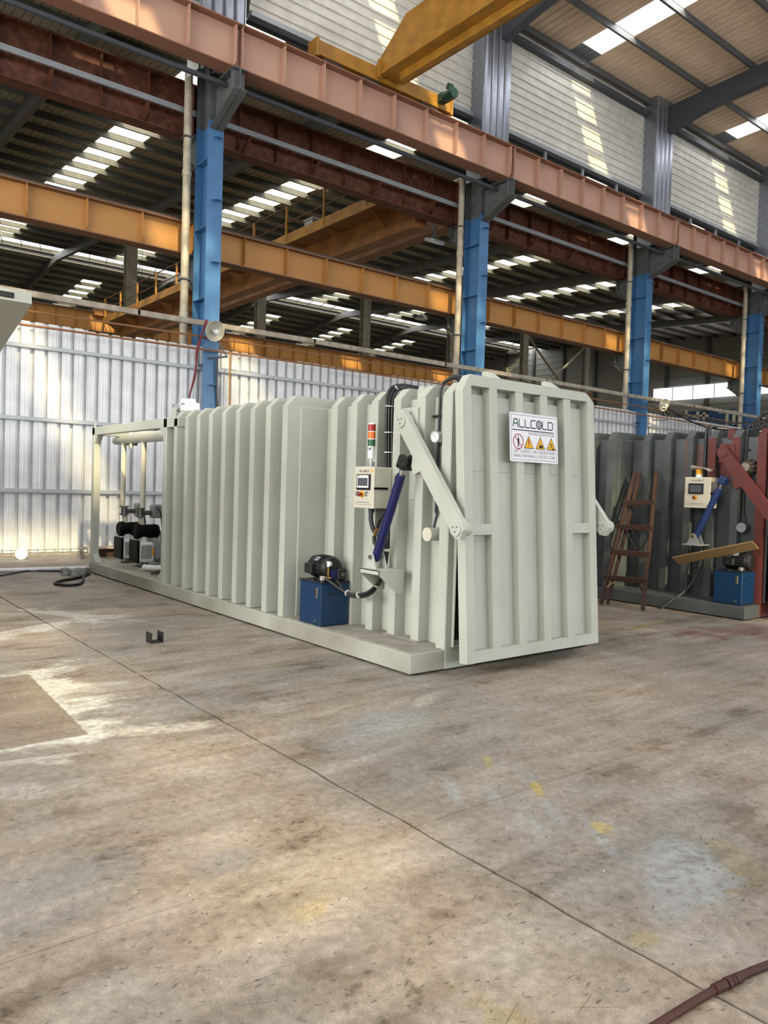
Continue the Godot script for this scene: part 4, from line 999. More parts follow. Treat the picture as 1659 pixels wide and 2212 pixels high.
func sign_board() -> void:
	# on the door of the pale machine: its corners follow the tilt of the door
	var o := Vector3(4.888, 1.757, -4.437); var U := Vector3(1, 0, 0); var V := Vector3(0, 2.215, -0.157).normalized(); var N := U.cross(V)
	o += N * 0.004
	var t := thing("sign_board", "white sign with blue ALLCOLD lettering and warning symbols on the door", "sign", o)
	var w := 0.63; var h := 0.42
	var rect := func(x0, y0, x1, y1, r, z, d) -> MB:
		var p := PackedVector2Array()
		for c in [[x1 - r, y1 - r, 0.0], [x0 + r, y1 - r, PI / 2], [x0 + r, y0 + r, PI], [x1 - r, y0 + r, PI * 1.5]]:
			for k in 5: p.append(Vector2(c[0] + r * cos(c[2] + k * PI / 8), c[1] + r * sin(c[2] + k * PI / 8)))
		return MB.new().prism(p, o + N * z, U, V, N * d)
	part(t, "plate", rect.call(0, 0, w, h, 0.012, 0.0, 0.003), M.sign_white)
	part(t, "border_line", rect.call(0.017, 0.017, w - 0.017, h - 0.017, 0.016, 0.003, 0.0004), M.navy)
	part(t, "field", rect.call(0.0205, 0.0205, w - 0.0205, h - 0.0205, 0.014, 0.003, 0.0008), M.sign_white)
	var L := MB.new(); logo(L, o + U * 0.035 + V * 0.298 + N * 0.0042, U, V, 0.535, 0.066, 0.0095)
	part(t, "logo", L, M.navy)
	part(t, "logo_leaf", MB.new().prism(PackedVector2Array([Vector2(0.04, 0.322), Vector2(0.06, 0.318), Vector2(0.09, 0.322), Vector2(0.075, 0.335), Vector2(0.055, 0.335)]), o + N * 0.0048, U, V, N * 0.0006), M.leaf_green)
	part(t, "rule", MB.new().bar(o + U * 0.03 + V * 0.272 + N * 0.004, o + U * 0.575 + V * 0.272 + N * 0.004, 0.0085, 0.001, N, 0.0002), M.navy)
	part(t, "registered_mark", MB.new().lathe(MB.frame(o + U * 0.588 + V * 0.352 + N * 0.0038, N), [Vector2(0.008, 0), Vector2(0.0092, 0), Vector2(0.0092, 0.0006), Vector2(0.008, 0.0006)], 14), M.print_grey)
	text_part(t, "lettering", "REFRIGERATION", 0.024, o + U * 0.24 + V * 0.236 + N * 0.0038, U, V, 0.34, M.print_grey)
	text_part(t, "lettering", "24/7 SERVICE: +86-18028761669", 0.029, o + U * 0.04 + V * 0.077 + N * 0.0038, U, V, 0.545, M.print_grey)
	text_part(t, "lettering", "EMAIL:INFO@ALLCOLDTEC.COM", 0.029, o + U * 0.04 + V * 0.036 + N * 0.0038, U, V, 0.545, M.print_grey)
	# pictograms
	var ring := MB.new().lathe(MB.frame(o + U * 0.105 + V * 0.172 + N * 0.0038, N), [Vector2(0.058, 0), Vector2(0.066, 0), Vector2(0.066, 0.001), Vector2(0.058, 0.001), Vector2(0.058, 0)], 32)
	ring.bar(o + U * 0.062 + V * 0.214 + N * 0.0046, o + U * 0.148 + V * 0.13 + N * 0.0046, 0.007, 0.0008, N, 0.0002)
	var man := MB.new().cyl(o + U * 0.106 + V * 0.21 + N * 0.0038, o + U * 0.106 + V * 0.21 + N * 0.0043, 0.007, 14)
	man.bar(o + U * 0.106 + V * 0.198 + N * 0.004, o + U * 0.106 + V * 0.162 + N * 0.004, 0.026, 0.0006, N, 0.0001)
	man.bar(o + U * 0.101 + V * 0.165 + N * 0.004, o + U * 0.101 + V * 0.128 + N * 0.004, 0.008, 0.0006, N, 0.0001)
	man.bar(o + U * 0.111 + V * 0.165 + N * 0.004, o + U * 0.111 + V * 0.128 + N * 0.004, 0.008, 0.0006, N, 0.0001)
	part(t, "pictogram", man, M.print_black); part(t, "prohibition_ring", ring, M.sign_red)
	for k in 3:
		var x: float = [0.24, 0.392, 0.54][k]
		var tri := func(g: float): return PackedVector2Array([Vector2(x - 0.065 + g * 1.75, 0.117 + g), Vector2(x + 0.065 - g * 1.75, 0.117 + g), Vector2(x, 0.229 - g * 2.0)])
		part(t, "warning_border", MB.new().prism(tri.call(0.0), o + N * 0.0038, U, V, N * 0.0006), M.print_black)
		part(t, "warning_field", MB.new().prism(tri.call(0.006), o + N * 0.0038, U, V, N * 0.001), M.sign_yellow)
		var g := MB.new(); var q := N * 0.0052
		if k == 0:
			g.prism(PackedVector2Array([Vector2(x - 0.005, 0.15), Vector2(x + 0.005, 0.15), Vector2(x + 0.008, 0.197), Vector2(x - 0.008, 0.197)]), o + N * 0.0048, U, V, N * 0.0006)
			g.cyl(o + U * x + V * 0.138 + N * 0.0048, o + U * x + V * 0.138 + N * 0.0054, 0.006, 12)
		elif k == 1:
			g.bar(o + U * (x - 0.015) + V * 0.145 + q, o + U * (x + 0.03) + V * 0.145 + q, 0.02, 0.0006, N, 0.0001)
			g.bar(o + U * (x - 0.025) + V * 0.134 + q, o + U * (x + 0.033) + V * 0.132 + q, 0.006, 0.0006, N, 0.0001)
			g.bar(o + U * (x - 0.008) + V * 0.16 + q, o + U * (x - 0.008) + V * 0.176 + q, 0.005, 0.0006, N, 0.0001)
		else:
			g.bar(o + U * (x - 0.004) + V * 0.178 + q, o + U * (x + 0.008) + V * 0.155 + q, 0.009, 0.0006, N, 0.0001)
			g.bar(o + U * (x + 0.006) + V * 0.155 + q, o + U * (x - 0.018) + V * 0.135 + q, 0.006, 0.0006, N, 0.0001)
			g.bar(o + U * (x + 0.008) + V * 0.157 + q, o + U * (x + 0.016) + V * 0.132 + q, 0.006, 0.0006, N, 0.0001)
			g.bar(o + U * (x - 0.02) + V * 0.168 + q, o + U * (x + 0.02) + V * 0.172 + q, 0.005, 0.0006, N, 0.0001)
			g.bar(o + U * (x + 0.01) + V * 0.127 + q, o + U * (x + 0.04) + V * 0.127 + q, 0.012, 0.0006, N, 0.0001)
		part(t, "pictogram", g, M.print_black if k else M.sign_red)
	for c in [[0.011, 0.011], [w - 0.011, 0.011], [0.011, h - 0.011], [w - 0.011, h - 0.011]]:
		part(t, "rivet", MB.new().cyl(o + U * c[0] + V * c[1] + N * 0.003, o + U * c[0] + V * c[1] + N * 0.005, 0.003, 8), M.steel)

func control_panel(label: String, x: float, z0: float, z1: float, y0: float, y1: float, depth: float, kind: int) -> Node3D:
	# cabinet whose face looks along -x
	var t := thing("control_panel", label, "control panel", Vector3(x + depth / 2, y0, (z0 + z1) / 2), "control panels on the machines")
	var U := Vector3(0, 0, 1); var V := Vector3.UP; var w := z1 - z0; var h := y1 - y0
	var o := Vector3(x, y0, z0)
	var at := func(a, b, d := 0.0): return o + U * (a * w) + V * (b * h) + Vector3(-d, 0, 0)
	var plate := func(a0, b0, a1, b1, d0, d1, r := 0.002): return MB.new().bev(Vector3(x - d1, y0 + b0 * h, z0 + a0 * w), Vector3(x - d0, y0 + b1 * h, z0 + a1 * w), r)
	part(t, "cabinet", MB.new().bev(Vector3(x + 0.012, y0, z0), Vector3(x + depth, y1, z1), 0.006), M.cream)
	part(t, "front_door", MB.new().bev(Vector3(x, y0 - 0.002, z0 - 0.004), Vector3(x + 0.012, y1 + 0.002, z1 + 0.004), 0.004), M.cream)
	part(t, "latch", MB.new().bev(Vector3(x + 0.0, y0 + 0.46 * h, z1 + 0.0), Vector3(x + depth * 0.75, y0 + 0.51 * h, z1 + 0.015), 0.004), M.black_plastic)
	var s: Array = [0.14, 0.44, 0.85, 0.82] if kind == 0 else [0.15, 0.45, 0.75, 0.8]
	part(t, "screen_bezel", plate.call(s[0], s[1], s[2], s[3], 0.0, 0.012, 0.004), M.bezel)
	if kind == 0:
		part(t, "screen_panel", plate.call(s[0] + 0.05, s[1] + 0.05, s[2] - 0.07, s[3] - 0.025, 0.011, 0.0135, 0.001), M.white)
		part(t, "screen", plate.call(s[0] + 0.09, s[1] + 0.095, s[2] - 0.11, s[3] - 0.09, 0.013, 0.0145, 0.001), M.screen)
		part(t, "screen_mark", plate.call(s[0] + 0.08, s[3] - 0.06, s[0] + 0.18, s[3] - 0.045, 0.013, 0.0142, 0.0004), M.leaf_green)
	else:
		part(t, "screen", plate.call(s[0] + 0.07, s[1] + 0.06, s[2] - 0.07, s[3] - 0.06, 0.011, 0.0135, 0.001), M.screen)
	var L := MB.new(); logo(L, at.call(0.24, 0.885, 0.0), U, V, 0.5 * w, 0.035 * h, 0.0032)
	L.bar(at.call(0.24, 0.872, 0.0), at.call(0.72, 0.872, 0.0), 0.002, 0.001, Vector3(-1, 0, 0), 0.0002)
	part(t, "logo", L, M.print_black)
	var stop: Vector3 = at.call(0.42, 0.335, 0.0)
	var F := MB.frame(stop, Vector3(-1, 0, 0))
	part(t, "emergency_collar", MB.new().lathe(F, [Vector2(0.0, 0.004), Vector2(0.03, 0.004), Vector2(0.03, 0), Vector2(0, 0)], 24), M.yellow)
	part(t, "emergency_button", MB.new().lathe(F, [Vector2(0.009, 0.004), Vector2(0.009, 0.025), Vector2(0.02, 0.03), Vector2(0.02, 0.042), Vector2(0.012, 0.048), Vector2(0, 0.049)], 20), M.button_red)
	if kind == 0:
		for a in [0.17, 0.66]:
			var G := MB.frame(at.call(a, 0.335, 0.0), Vector3(-1, 0, 0))
			part(t, "push_button", MB.new().lathe(G, [Vector2(0.016, 0), Vector2(0.016, 0.012), Vector2(0.009, 0.014), Vector2(0, 0.014)], 18), M.chrome)
			part(t, "button_legend", MB.new().bar(at.call(a - 0.05, 0.39, 0.001), at.call(a + 0.08, 0.385, 0.001), 0.008, 0.001, Vector3(-1, 0, 0), 0.0002), M.print_grey)
		part(t, "warning_triangle", MB.new().prism(PackedVector2Array([Vector2(0.82, 0.875), Vector2(0.96, 0.875), Vector2(0.89, 0.955)]), o + Vector3(-0.001, 0, 0), U * w, V * h, Vector3(0.001, 0, 0)), M.sign_yellow)
	for r in [[0.12, 0.80, 0.135, 0.02], [0.04, 0.9, 0.085, 0.017]]:
		var n := 16
		for k in n:
			var a := lerpf(r[0], r[1], float(k) / n)
			part(t, "small_print", MB.new().bar(at.call(a, r[2], 0.0005), at.call(a + 0.026, r[2], 0.0005), r[3] * h * [1.0, 0.8, 0.95][k % 3], 0.001, Vector3(-1, 0, 0), 0.0001), M.print_grey)
	return t

func cable_ties(t: Node3D, pts: Array, r: float) -> void:
	for p in pts:
		part(t, "cable_tie", MB.new().cyl(p[0] - p[1] * 0.004, p[0] + p[1] * 0.004, r, 12), M.white)

func main_machine_gear() -> void:
	control_panel("cream control panel with touch screen and buttons on the pale machine", 4.15, -5.635, -5.35, 1.312, 1.68, 0.205, 0)
	# signal tower on the panel
	var t := thing("signal_tower", "red amber and green signal tower on the cream control panel", "signal light", Vector3(4.25, 1.68, -5.53))
	var at := Vector3(4.25, 1.68, -5.53)
	part(t, "bracket", MB.new().bev(at + Vector3(-0.04, 0, -0.05), at + Vector3(0.04, 0.008, 0.05)).bev(at + Vector3(-0.03, 0, -0.035), at + Vector3(-0.025, 0.05, 0.0)).bev(at + Vector3(0.025, 0, -0.01), at + Vector3(0.03, 0.05, 0.025)), M.galv)
	part(t, "stem", MB.new().cyl(at + Vector3(0, 0.004, 0), at + Vector3(0, 0.085, 0), 0.012, 12), M.chrome)
	part(t, "buzzer_base", MB.new().cyl(at + Vector3(0, 0.08, 0), at + Vector3(0, 0.185, 0), 0.031, 20), M.white)
	for a in [-0.5, 0.5]:
		part(t, "sound_slot", MB.new().cbox(Transform3D(Basis(Vector3.UP, a), at + Vector3(0, 0.165, 0) + Basis(Vector3.UP, a) * Vector3(-0.03, 0, 0)), Vector3(0.004, 0.022, 0.018), 0.001), M.print_grey)
	var y := 0.19
	for m in [M.green, M.amber, M.red]:
		part(t, "ring", MB.new().cyl(at + Vector3(0, y - 0.008, 0), at + Vector3(0, y, 0), 0.034, 20), M.white)
		part(t, "lens", MB.new().cyl(at + Vector3(0, y, 0), at + Vector3(0, y + 0.06, 0), 0.034, 20), m)
		y += 0.068
	part(t, "cap", MB.new().lathe(MB.frame(at + Vector3(0, y - 0.008, 0), Vector3.UP), [Vector2(0.034, 0), Vector2(0.034, 0.008), Vector2(0.026, 0.014), Vector2(0, 0.016)], 20), M.white)
	# hydraulic cylinder, its foot bracket and its clevis
	var a := Vector3(4.2, 0.885, -5.345); var b := Vector3(4.21, 1.715, -5.005); var d := (b - a).normalized()
	var c := thing("hydraulic_cylinder", "dark blue hydraulic cylinder slanting up to the pale lifting arm", "cylinder", a)
	part(c, "barrel", MB.new().lathe(MB.frame(a, d), [Vector2(0, -0.03), Vector2(0.035, -0.03), Vector2(0.041, 0.0), Vector2(0.041, 0.78), Vector2(0.036, 0.79), Vector2(0, 0.79)], 24), M.blue_cyl)
	part(c, "rod", MB.new().cyl(a + d * 0.78, a + d * 0.86, 0.022, 18), M.chrome)
	var cz := Transform3D(MB.frame(Vector3.ZERO, d).basis, b)
	var side := Vector3(1, 0, 0); var q := d.cross(side).normalized()
	var clevis := func(x0: float, x1: float) -> MB:
		return MB.new().prism(PackedVector2Array([Vector2(-0.055, -0.045), Vector2(-0.055, 0.045), Vector2(0.03, 0.045), Vector2(0.055, 0.03), Vector2(0.065, 0), Vector2(0.055, -0.03), Vector2(0.03, -0.045)]), b + side * x0 + d * 0.01, d, q, side * (x1 - x0))
	part(c, "clevis", clevis.call(-0.05, -0.02), M.motor); part(c, "clevis", clevis.call(0.05, 0.08), M.motor)
	part(c, "clevis_block", MB.new().cbox(Transform3D(Basis(side, d, side.cross(d)), b - d * 0.04 + side * 0.015), Vector3(0.13, 0.03, 0.09), 0.004), M.motor)
	part(c, "pin", MB.new().cyl(b - side * 0.055 + d * 0.025, b + side * 0.1 + d * 0.025, 0.018, 14), M.motor)
	part(c, "port", MB.new().cyl(a + d * 0.75 + q * 0.035, a + d * 0.75 + q * 0.065, 0.012, 10), M.brass)
	part(c, "elbow", MB.new().tube([a + d * 0.09 - q * -0.04, a + d * 0.1 + q * 0.085, a + d * 0.15 + q * 0.11], 0.016, 10), M.motor)
	part(c, "hose_tail", MB.new().tube([a + d * 0.15 + q * 0.11, a + d * 0.24 + q * 0.10], 0.012, 10), M.brass)
	part(c, "hose", MB.new().tube(curve([a + d * 0.24 + q * 0.10, a + d * 0.36 + q * 0.085, Vector3(4.33, 1.35, -5.29), Vector3(4.36, 1.6, -5.3)]), 0.014, 10), M.hose)
	var f := thing("cylinder_bracket", "pale folded bracket holding the foot of the dark blue cylinder", "bracket", Vector3(4.22, 0.78, -5.3))
	part(f, "shelf", MB.new().bev(Vector3(4.08, 0.775, -5.43), Vector3(4.36, 0.787, -5.15), 0.002), M.pale)
	part(f, "lip", MB.new().bev(Vector3(4.08, 0.745, -5.43), Vector3(4.09, 0.787, -5.15), 0.002), M.pale)
	for z in [-5.43, -5.162]:
		part(f, "gusset", MB.new().prism(PackedVector2Array([Vector2(0, 0), Vector2(0.28, 0), Vector2(0.28, -0.2), Vector2(0.21, -0.2), Vector2(0, -0.03)]), Vector3(4.08, 0.776, z), Vector3.RIGHT, Vector3.UP, Vector3(0, 0, 0.012)), M.pale)
	for x in [4.135, 4.255]:
		part(f, "lug", MB.new().prism(PackedVector2Array([Vector2(-0.075, 0), Vector2(0.075, 0), Vector2(0.035, 0.105), Vector2(0.022, 0.128), Vector2(0, 0.136), Vector2(-0.022, 0.128), Vector2(-0.035, 0.105)]), Vector3(x, 0.785, -5.345), Vector3(0, 0, 1), Vector3.UP, Vector3(0.014, 0, 0)), M.pale)
	part(f, "pin_head", MB.new().cyl(Vector3(4.122, 0.885, -5.345), Vector3(4.136, 0.885, -5.345), 0.02, 16), M.steel)
	part(f, "pin", MB.new().cyl(Vector3(4.136, 0.885, -5.345), Vector3(4.275, 0.885, -5.345), 0.015, 14), M.steel)
	# thick black hose bundle down the ribs
	var h := thing("hose_bundle", "thick black hose bundle running down beside the control panel", "hoses", Vector3(4.38, 1.1, -5.42))
	for k in 4:
		var o: float = [0.0, 0.026, 0.05, 0.012][k]; var e: float = [0.0, -0.012, 0.004, -0.03][k]
		var pts := curve([Vector3(4.85 + o, 2.44 - e, -5.62), Vector3(4.6, 2.43 - e, -5.57 + o), Vector3(4.46 + e, 2.37 - e, -5.52 + o), Vector3(4.40 + e, 2.24, -5.485 + o), Vector3(4.40 + e, 1.9, -5.475 + o), Vector3(4.40 + e, 1.4, -5.46 + o), Vector3(4.39 + e, 1.1, -5.45 + o * 0.6), Vector3(4.36 + e, 0.95, -5.40 + o * 0.4)])
		part(h, "hose", MB.new().tube(pts, 0.015, 10), M.hose if k else M.conduit)
	cable_ties(h, [[Vector3(4.395, 2.24, -5.46), Vector3(0, 1, 0.1)], [Vector3(4.39, 2.0, -5.455), Vector3.UP], [Vector3(4.39, 1.82, -5.45), Vector3.UP], [Vector3(4.39, 1.52, -5.445), Vector3.UP], [Vector3(4.39, 1.25, -5.44), Vector3.UP], [Vector3(4.5, 2.40, -5.53), Vector3(1, 0.3, 0)]], 0.046)
	var pc := thing("panel_conduit", "grey flexible conduit looping from under the cream control panel", "conduit", Vector3(4.27, 1.31, -5.5))
	part(pc, "conduit", MB.new().tube(curve([Vector3(4.27, 1.31, -5.53), Vector3(4.27, 1.2, -5.53), Vector3(4.29, 1.1, -5.5), Vector3(4.33, 1.08, -5.44), Vector3(4.37, 1.13, -5.42), Vector3(4.38, 1.25, -5.41)]), 0.021, 12), M.conduit)
	part(pc, "gland", MB.new().cyl(Vector3(4.27, 1.27, -5.53), Vector3(4.27, 1.315, -5.53), 0.028, 14), M.conduit)
	# hoses between the power unit and the cylinder
	var hh := thing("hydraulic_hoses", "black hydraulic hoses sagging from the blue unit to the bracket", "hoses", Vector3(4.2, 0.5, -5.6))
	for k in 2:
		var o := 0.022 * k
		part(hh, "hose", MB.new().tube(curve([Vector3(4.08 + 0.1 * k, 0.63 - 0.01 * k, -5.985), Vector3(4.1 + 0.08 * k, 0.6, -5.9), Vector3(4.16 + o, 0.53 - o, -5.78), Vector3(4.2 + o, 0.51 - o, -5.65), Vector3(4.24 + o, 0.55 - o, -5.5), Vector3(4.27 + o, 0.66, -5.39), Vector3(4.29 + o, 0.8, -5.35), Vector3(4.30 + o, 0.93, -5.34)]), 0.014, 10), M.hose)
	cable_ties(hh, [[Vector3(4.18, 0.515, -5.74), Vector3(0.2, -0.3, 1)], [Vector3(4.215, 0.51, -5.61), Vector3(0.1, 0.2, 1)], [Vector3(4.27, 0.62, -5.43), Vector3(0.1, 1, 0.6)]], 0.03)
	hydraulic_unit("dark blue hydraulic tank with black motor on the pale skid", Vector3(4.018, 0.177, -5.935), false)
	# vacuum gauge and junction box in the last bay before the door
	var g := thing("vacuum_gauge", "round steel dial gauge between ribs near the door", "gauge", Vector3(4.4, 1.94, -4.82))
	var G := MB.frame(Vector3(4.43, 1.94, -4.82), Vector3(-1, 0, 0.12))
	part(g, "case", MB.new().lathe(G, [Vector2(0, 0), Vector2(0.05, 0), Vector2(0.05, 0.055), Vector2(0.054, 0.06), Vector2(0.054, 0.068), Vector2(0.046, 0.068), Vector2(0.046, 0.06)], 28), M.chrome)
	part(g, "dial", MB.new().lathe(G, [Vector2(0.046, 0.061), Vector2(0, 0.061)], 28), M.dial)
	for k in 9:
		var an := -0.7 + PI * 1.45 * k / 8.0
		part(g, "tick", MB.new().bar(G * Vector3(0.034 * cos(an), 0.0615, 0.034 * sin(an)), G * Vector3(0.042 * cos(an), 0.0615, 0.042 * sin(an)), 0.003, 0.001, G.basis.y, 0.0001), M.print_black)
	part(g, "needle", MB.new().bar(G * Vector3(0.012, 0.062, -0.014), G * Vector3(-0.02, 0.062, 0.026), 0.003, 0.001, G.basis.y, 0.0001), M.print_black)
	part(g, "stem", MB.new().cyl(Vector3(4.42, 1.94, -4.82), Vector3(4.475, 1.94, -4.82), 0.012, 10), M.steel)
	var j := thing("sensor_pot", "round pale sensor pot with black lead near the arm end", "sensor", Vector3(4.4, 1.12, -4.79))
	part(j, "pot", MB.new().cyl(Vector3(4.30, 1.12, -4.79), Vector3(4.478, 1.12, -4.79), 0.056, 28), M.pale)
	part(j, "cover", MB.new().cyl(Vector3(4.292, 1.12, -4.79), Vector3(4.302, 1.12, -4.79), 0.058, 28), M.cream)
	var w := thing("gauge_conduit", "slim dark conduit dropping past the gauge to the sensor", "conduit", Vector3(4.45, 1.9, -4.86))
	part(w, "conduit", MB.new().tube(curve([Vector3(4.7, 2.44, -4.74), Vector3(4.56, 2.47, -4.8), Vector3(4.47, 2.38, -4.85), Vector3(4.455, 2.2, -4.86), Vector3(4.455, 1.8, -4.862), Vector3(4.455, 1.36, -4.865), Vector3(4.45, 1.32, -4.86), Vector3(4.42, 1.28, -4.81), Vector3(4.39, 1.25, -4.79), Vector3(4.37, 1.175, -4.79)]), 0.012, 10), M.conduit)
	part(w, "second_lead", MB.new().tube(curve([Vector3(4.47, 2.4, -4.85), Vector3(4.55, 2.45, -4.78), Vector3(4.6, 2.38, -4.73), Vector3(4.61, 2.29, -4.72)]), 0.014, 10), M.hose)
	sign_board()
	# head of the machine by the rear frame: a small white actuator
	var ac := thing("valve_actuator", "small white valve actuator on the frame top at the rear", "actuator", Vector3(4.3, 2.39, -9.5))
	part(ac, "body", MB.new().bev(Vector3(4.18, 2.4, -9.66), Vector3(4.4, 2.53, -9.42), 0.02), M.white)
	part(ac, "head", MB.new().bev(Vector3(4.2, 2.52, -9.6), Vector3(4.36, 2.58, -9.46), 0.015), M.white)
	part(ac, "eye", MB.new().cyl(Vector3(4.1, 2.46, -9.6), Vector3(4.18, 2.46, -9.6), 0.05, 16), M.galv)
	part(ac, "blue_band", MB.new().bev(Vector3(4.176, 2.5, -9.54), Vector3(4.18, 2.512, -9.42), 0.001), M.blue_cyl2)
	part(ac, "stem", MB.new().cyl(Vector3(4.3, 2.29, -9.54), Vector3(4.3, 2.41, -9.54), 0.04, 14), M.steel)
	vacuum_pump("vacuum pump with black filter drum, nearer one of the pair", -11.52)
	vacuum_pump("vacuum pump with black filter drum, farther one by the end post", -12.2)
	var pv := thing("plastic_pipe_offcut", "white plastic pipe offcut lying on the skid by the pumps", "pipe", Vector3(4.3, 0.2, -10.6))
	part(pv, "pipe", MB.new().lathe(MB.frame(Vector3(4.28, 0.225, -10.95), Vector3(0.35, 0, 0.6)), [Vector2(0.038, 0), Vector2(0.045, 0), Vector2(0.045, 0.26), Vector2(0.05, 0.26), Vector2(0.05, 0.34), Vector2(0.038, 0.34), Vector2(0.038, 0)], 20), M.white)
	var rg := MB.new()
	for k in 7: rg.tube(curve([Vector3(4.2 + 0.03 * k, 0.185, -10.5 - 0.04 * k), Vector3(4.3 + 0.02 * k, 0.21 + 0.01 * (k % 3), -10.45), Vector3(4.45, 0.19, -10.3 + 0.03 * k)]), 0.012, 6)
	single("rag_heap", rg, M.cloth_dark, "brown scrap heap on the skid beside the pipe offcut", "scrap", Vector3(4.32, 0.177, -10.4))

func grey_machine_gear() -> void:
	# x and z here are those of the pale machine; OFF carries them to the grey one
	control_panel("white control panel with dark screen on the grey machine", 4.17, -5.56, -5.21, 1.36, 1.76, 0.19, 1)
	var a := Vector3(4.2, 0.985, -5.4); var b := Vector3(4.21, 1.72, -5.06); var d := (b - a).normalized(); var q := d.cross(Vector3.RIGHT).normalized()
	var c := thing("hydraulic_cylinder", "mid blue hydraulic cylinder slanting up to the red arm", "cylinder", a)
	part(c, "barrel", MB.new().lathe(MB.frame(a, d), [Vector2(0, -0.03), Vector2(0.035, -0.03), Vector2(0.043, 0.0), Vector2(0.043, 0.7), Vector2(0.036, 0.71), Vector2(0, 0.71)], 24), M.blue_cyl2)
	part(c, "rod", MB.new().cyl(a + d * 0.7, a + d * 0.77, 0.022, 18), M.chrome)
	part(c, "clevis", MB.new().cbox(Transform3D(Basis(Vector3.RIGHT, d, Vector3.RIGHT.cross(d)), b), Vector3(0.12, 0.1, 0.09), 0.01), M.blue_cyl2)
	var f := thing("cylinder_bracket", "grey bracket at the foot of the mid blue cylinder", "bracket", Vector3(4.22, 0.87, -5.4))
	part(f, "shelf", MB.new().bev(Vector3(4.08, 0.865, -5.52), Vector3(4.36, 0.88, -5.28), 0.002), M.galv)
	for x in [4.135, 4.255]:
		part(f, "lug", MB.new().prism(PackedVector2Array([Vector2(-0.085, 0), Vector2(0.085, 0), Vector2(0.035, 0.12), Vector2(0, 0.145), Vector2(-0.035, 0.12)]), Vector3(x, 0.88, -5.4), Vector3(0, 0, 1), Vector3.UP, Vector3(0.014, 0, 0)), M.galv)
	part(f, "pin_head", MB.new().cyl(Vector3(4.12, 0.985, -5.4), Vector3(4.136, 0.985, -5.4), 0.02, 14), M.brass)
	hydraulic_unit("dark blue hydraulic tank with dusty motor on the grey skid", Vector3(4.015, 0.177, -4.66), true)
	var w := thing("plywood_plank", "raw plywood plank lying slanted on the blue hydraulic unit", "plank", Vector3(4.05, 0.85, -5.0))
	part(w, "board", MB.new().cbox(Transform3D(Basis(Vector3(0.06, 0.27, 0.96).normalized(), Vector3(0.55, 0.8, -0.26).normalized(), Vector3(0.06, 0.27, 0.96).cross(Vector3(0.55, 0.8, -0.26)).normalized()).orthonormalized(), Vector3(3.98, 0.80, -5.02)), Vector3(1.05, 0.012, 0.17), 0.002), M.ply)
	var p := thing("glove_on_can", "work glove draped over a small yellow can on the panel", "glove", Vector3(4.26, 1.76, -5.42))
	part(p, "can", MB.new().cyl(Vector3(4.26, 1.76, -5.42), Vector3(4.26, 1.80, -5.42), 0.042, 20), M.white)
	part(p, "can_top", MB.new().cyl(Vector3(4.26, 1.80, -5.42), Vector3(4.26, 1.87, -5.42), 0.041, 20), M.yellow)
	var gl := MB.new().cbox(Transform3D(Basis(Vector3.RIGHT, 0.15), Vector3(4.25, 1.885, -5.42)), Vector3(0.1, 0.025, 0.12), 0.012)
	for k in 4: gl.tube(curve([Vector3(4.22 + 0.02 * k, 1.885, -5.38), Vector3(4.22 + 0.022 * k, 1.872, -5.31), Vector3(4.215 + 0.024 * k, 1.835 + 0.006 * k, -5.25)]), 0.012, 8)
	gl.tube(curve([Vector3(4.25, 1.885, -5.46), Vector3(4.24, 1.895, -5.52)]), 0.028, 10)
	part(p, "glove", gl, M.cloth)
	var g := thing("vacuum_gauge", "dirty rag wrapped gauge on the grey machine near the red post", "gauge", Vector3(4.4, 1.9, -4.84))
	var gm := MB.new().cyl(Vector3(4.32, 1.9, -4.84), Vector3(4.45, 1.9, -4.83), 0.06, 14, 0.09)
	part(g, "case", gm, M.cloth_dark)
	part(g, "dial", MB.new().cyl(Vector3(4.312, 1.9, -4.84), Vector3(4.322, 1.9, -4.84), 0.055, 18), M.cloth)
	for k in 9:
		var an := TAU * k / 9
		part(g, "rag_fold", MB.new().bar(Vector3(4.33, 1.9 + 0.06 * sin(an), -4.84 + 0.06 * cos(an)), Vector3(4.45, 1.9 + 0.1 * sin(an + 0.2), -4.83 + 0.1 * cos(an + 0.2)), 0.04, 0.02, Vector3.RIGHT, 0.006), M.cloth_dark)
	var j := thing("sensor_pot", "round grey sensor pot on the grey machine", "sensor", Vector3(4.4, 1.13, -4.86))
	part(j, "pot", MB.new().cyl(Vector3(4.33, 1.13, -4.86), Vector3(4.478, 1.13, -4.86), 0.06, 28), M.grey_paint)
	part(j, "cover", MB.new().cyl(Vector3(4.322, 1.13, -4.86), Vector3(4.332, 1.13, -4.86), 0.062, 28), M.galv)
	var cd := thing("gauge_conduit", "slim dark conduit down the grey machine to its sensor", "conduit", Vector3(4.45, 1.9, -4.93))
	part(cd, "conduit", MB.new().tube(curve([Vector3(4.6, 2.45, -4.86), Vector3(4.5, 2.44, -4.88), Vector3(4.455, 2.3, -4.9), Vector3(4.455, 1.5, -4.905), Vector3(4.455, 1.36, -4.905), Vector3(4.43, 1.28, -4.88), Vector3(4.41, 1.2, -4.86)]), 0.012, 10), M.conduit)
	var bl := thing("hose_bundle", "pair of grey conduits running down above the white panel", "hoses", Vector3(4.4, 2.0, -5.43))
	for k in 2:
		part(bl, "conduit", MB.new().tube(curve([Vector3(4.7, 2.45, -5.5 + 0.05 * k), Vector3(4.5, 2.44, -5.46 + 0.05 * k), Vector3(4.43, 2.34, -5.44 + 0.05 * k), Vector3(4.43, 2.1, -5.44 + 0.05 * k), Vector3(4.43, 1.76, -5.44 + 0.05 * k)]), 0.02, 10), M.conduit)
	var cb := thing("floor_cable", "grey cable sagging from the bracket to the floor by the ladder", "cable", Vector3(4.1, 0.4, -5.6))
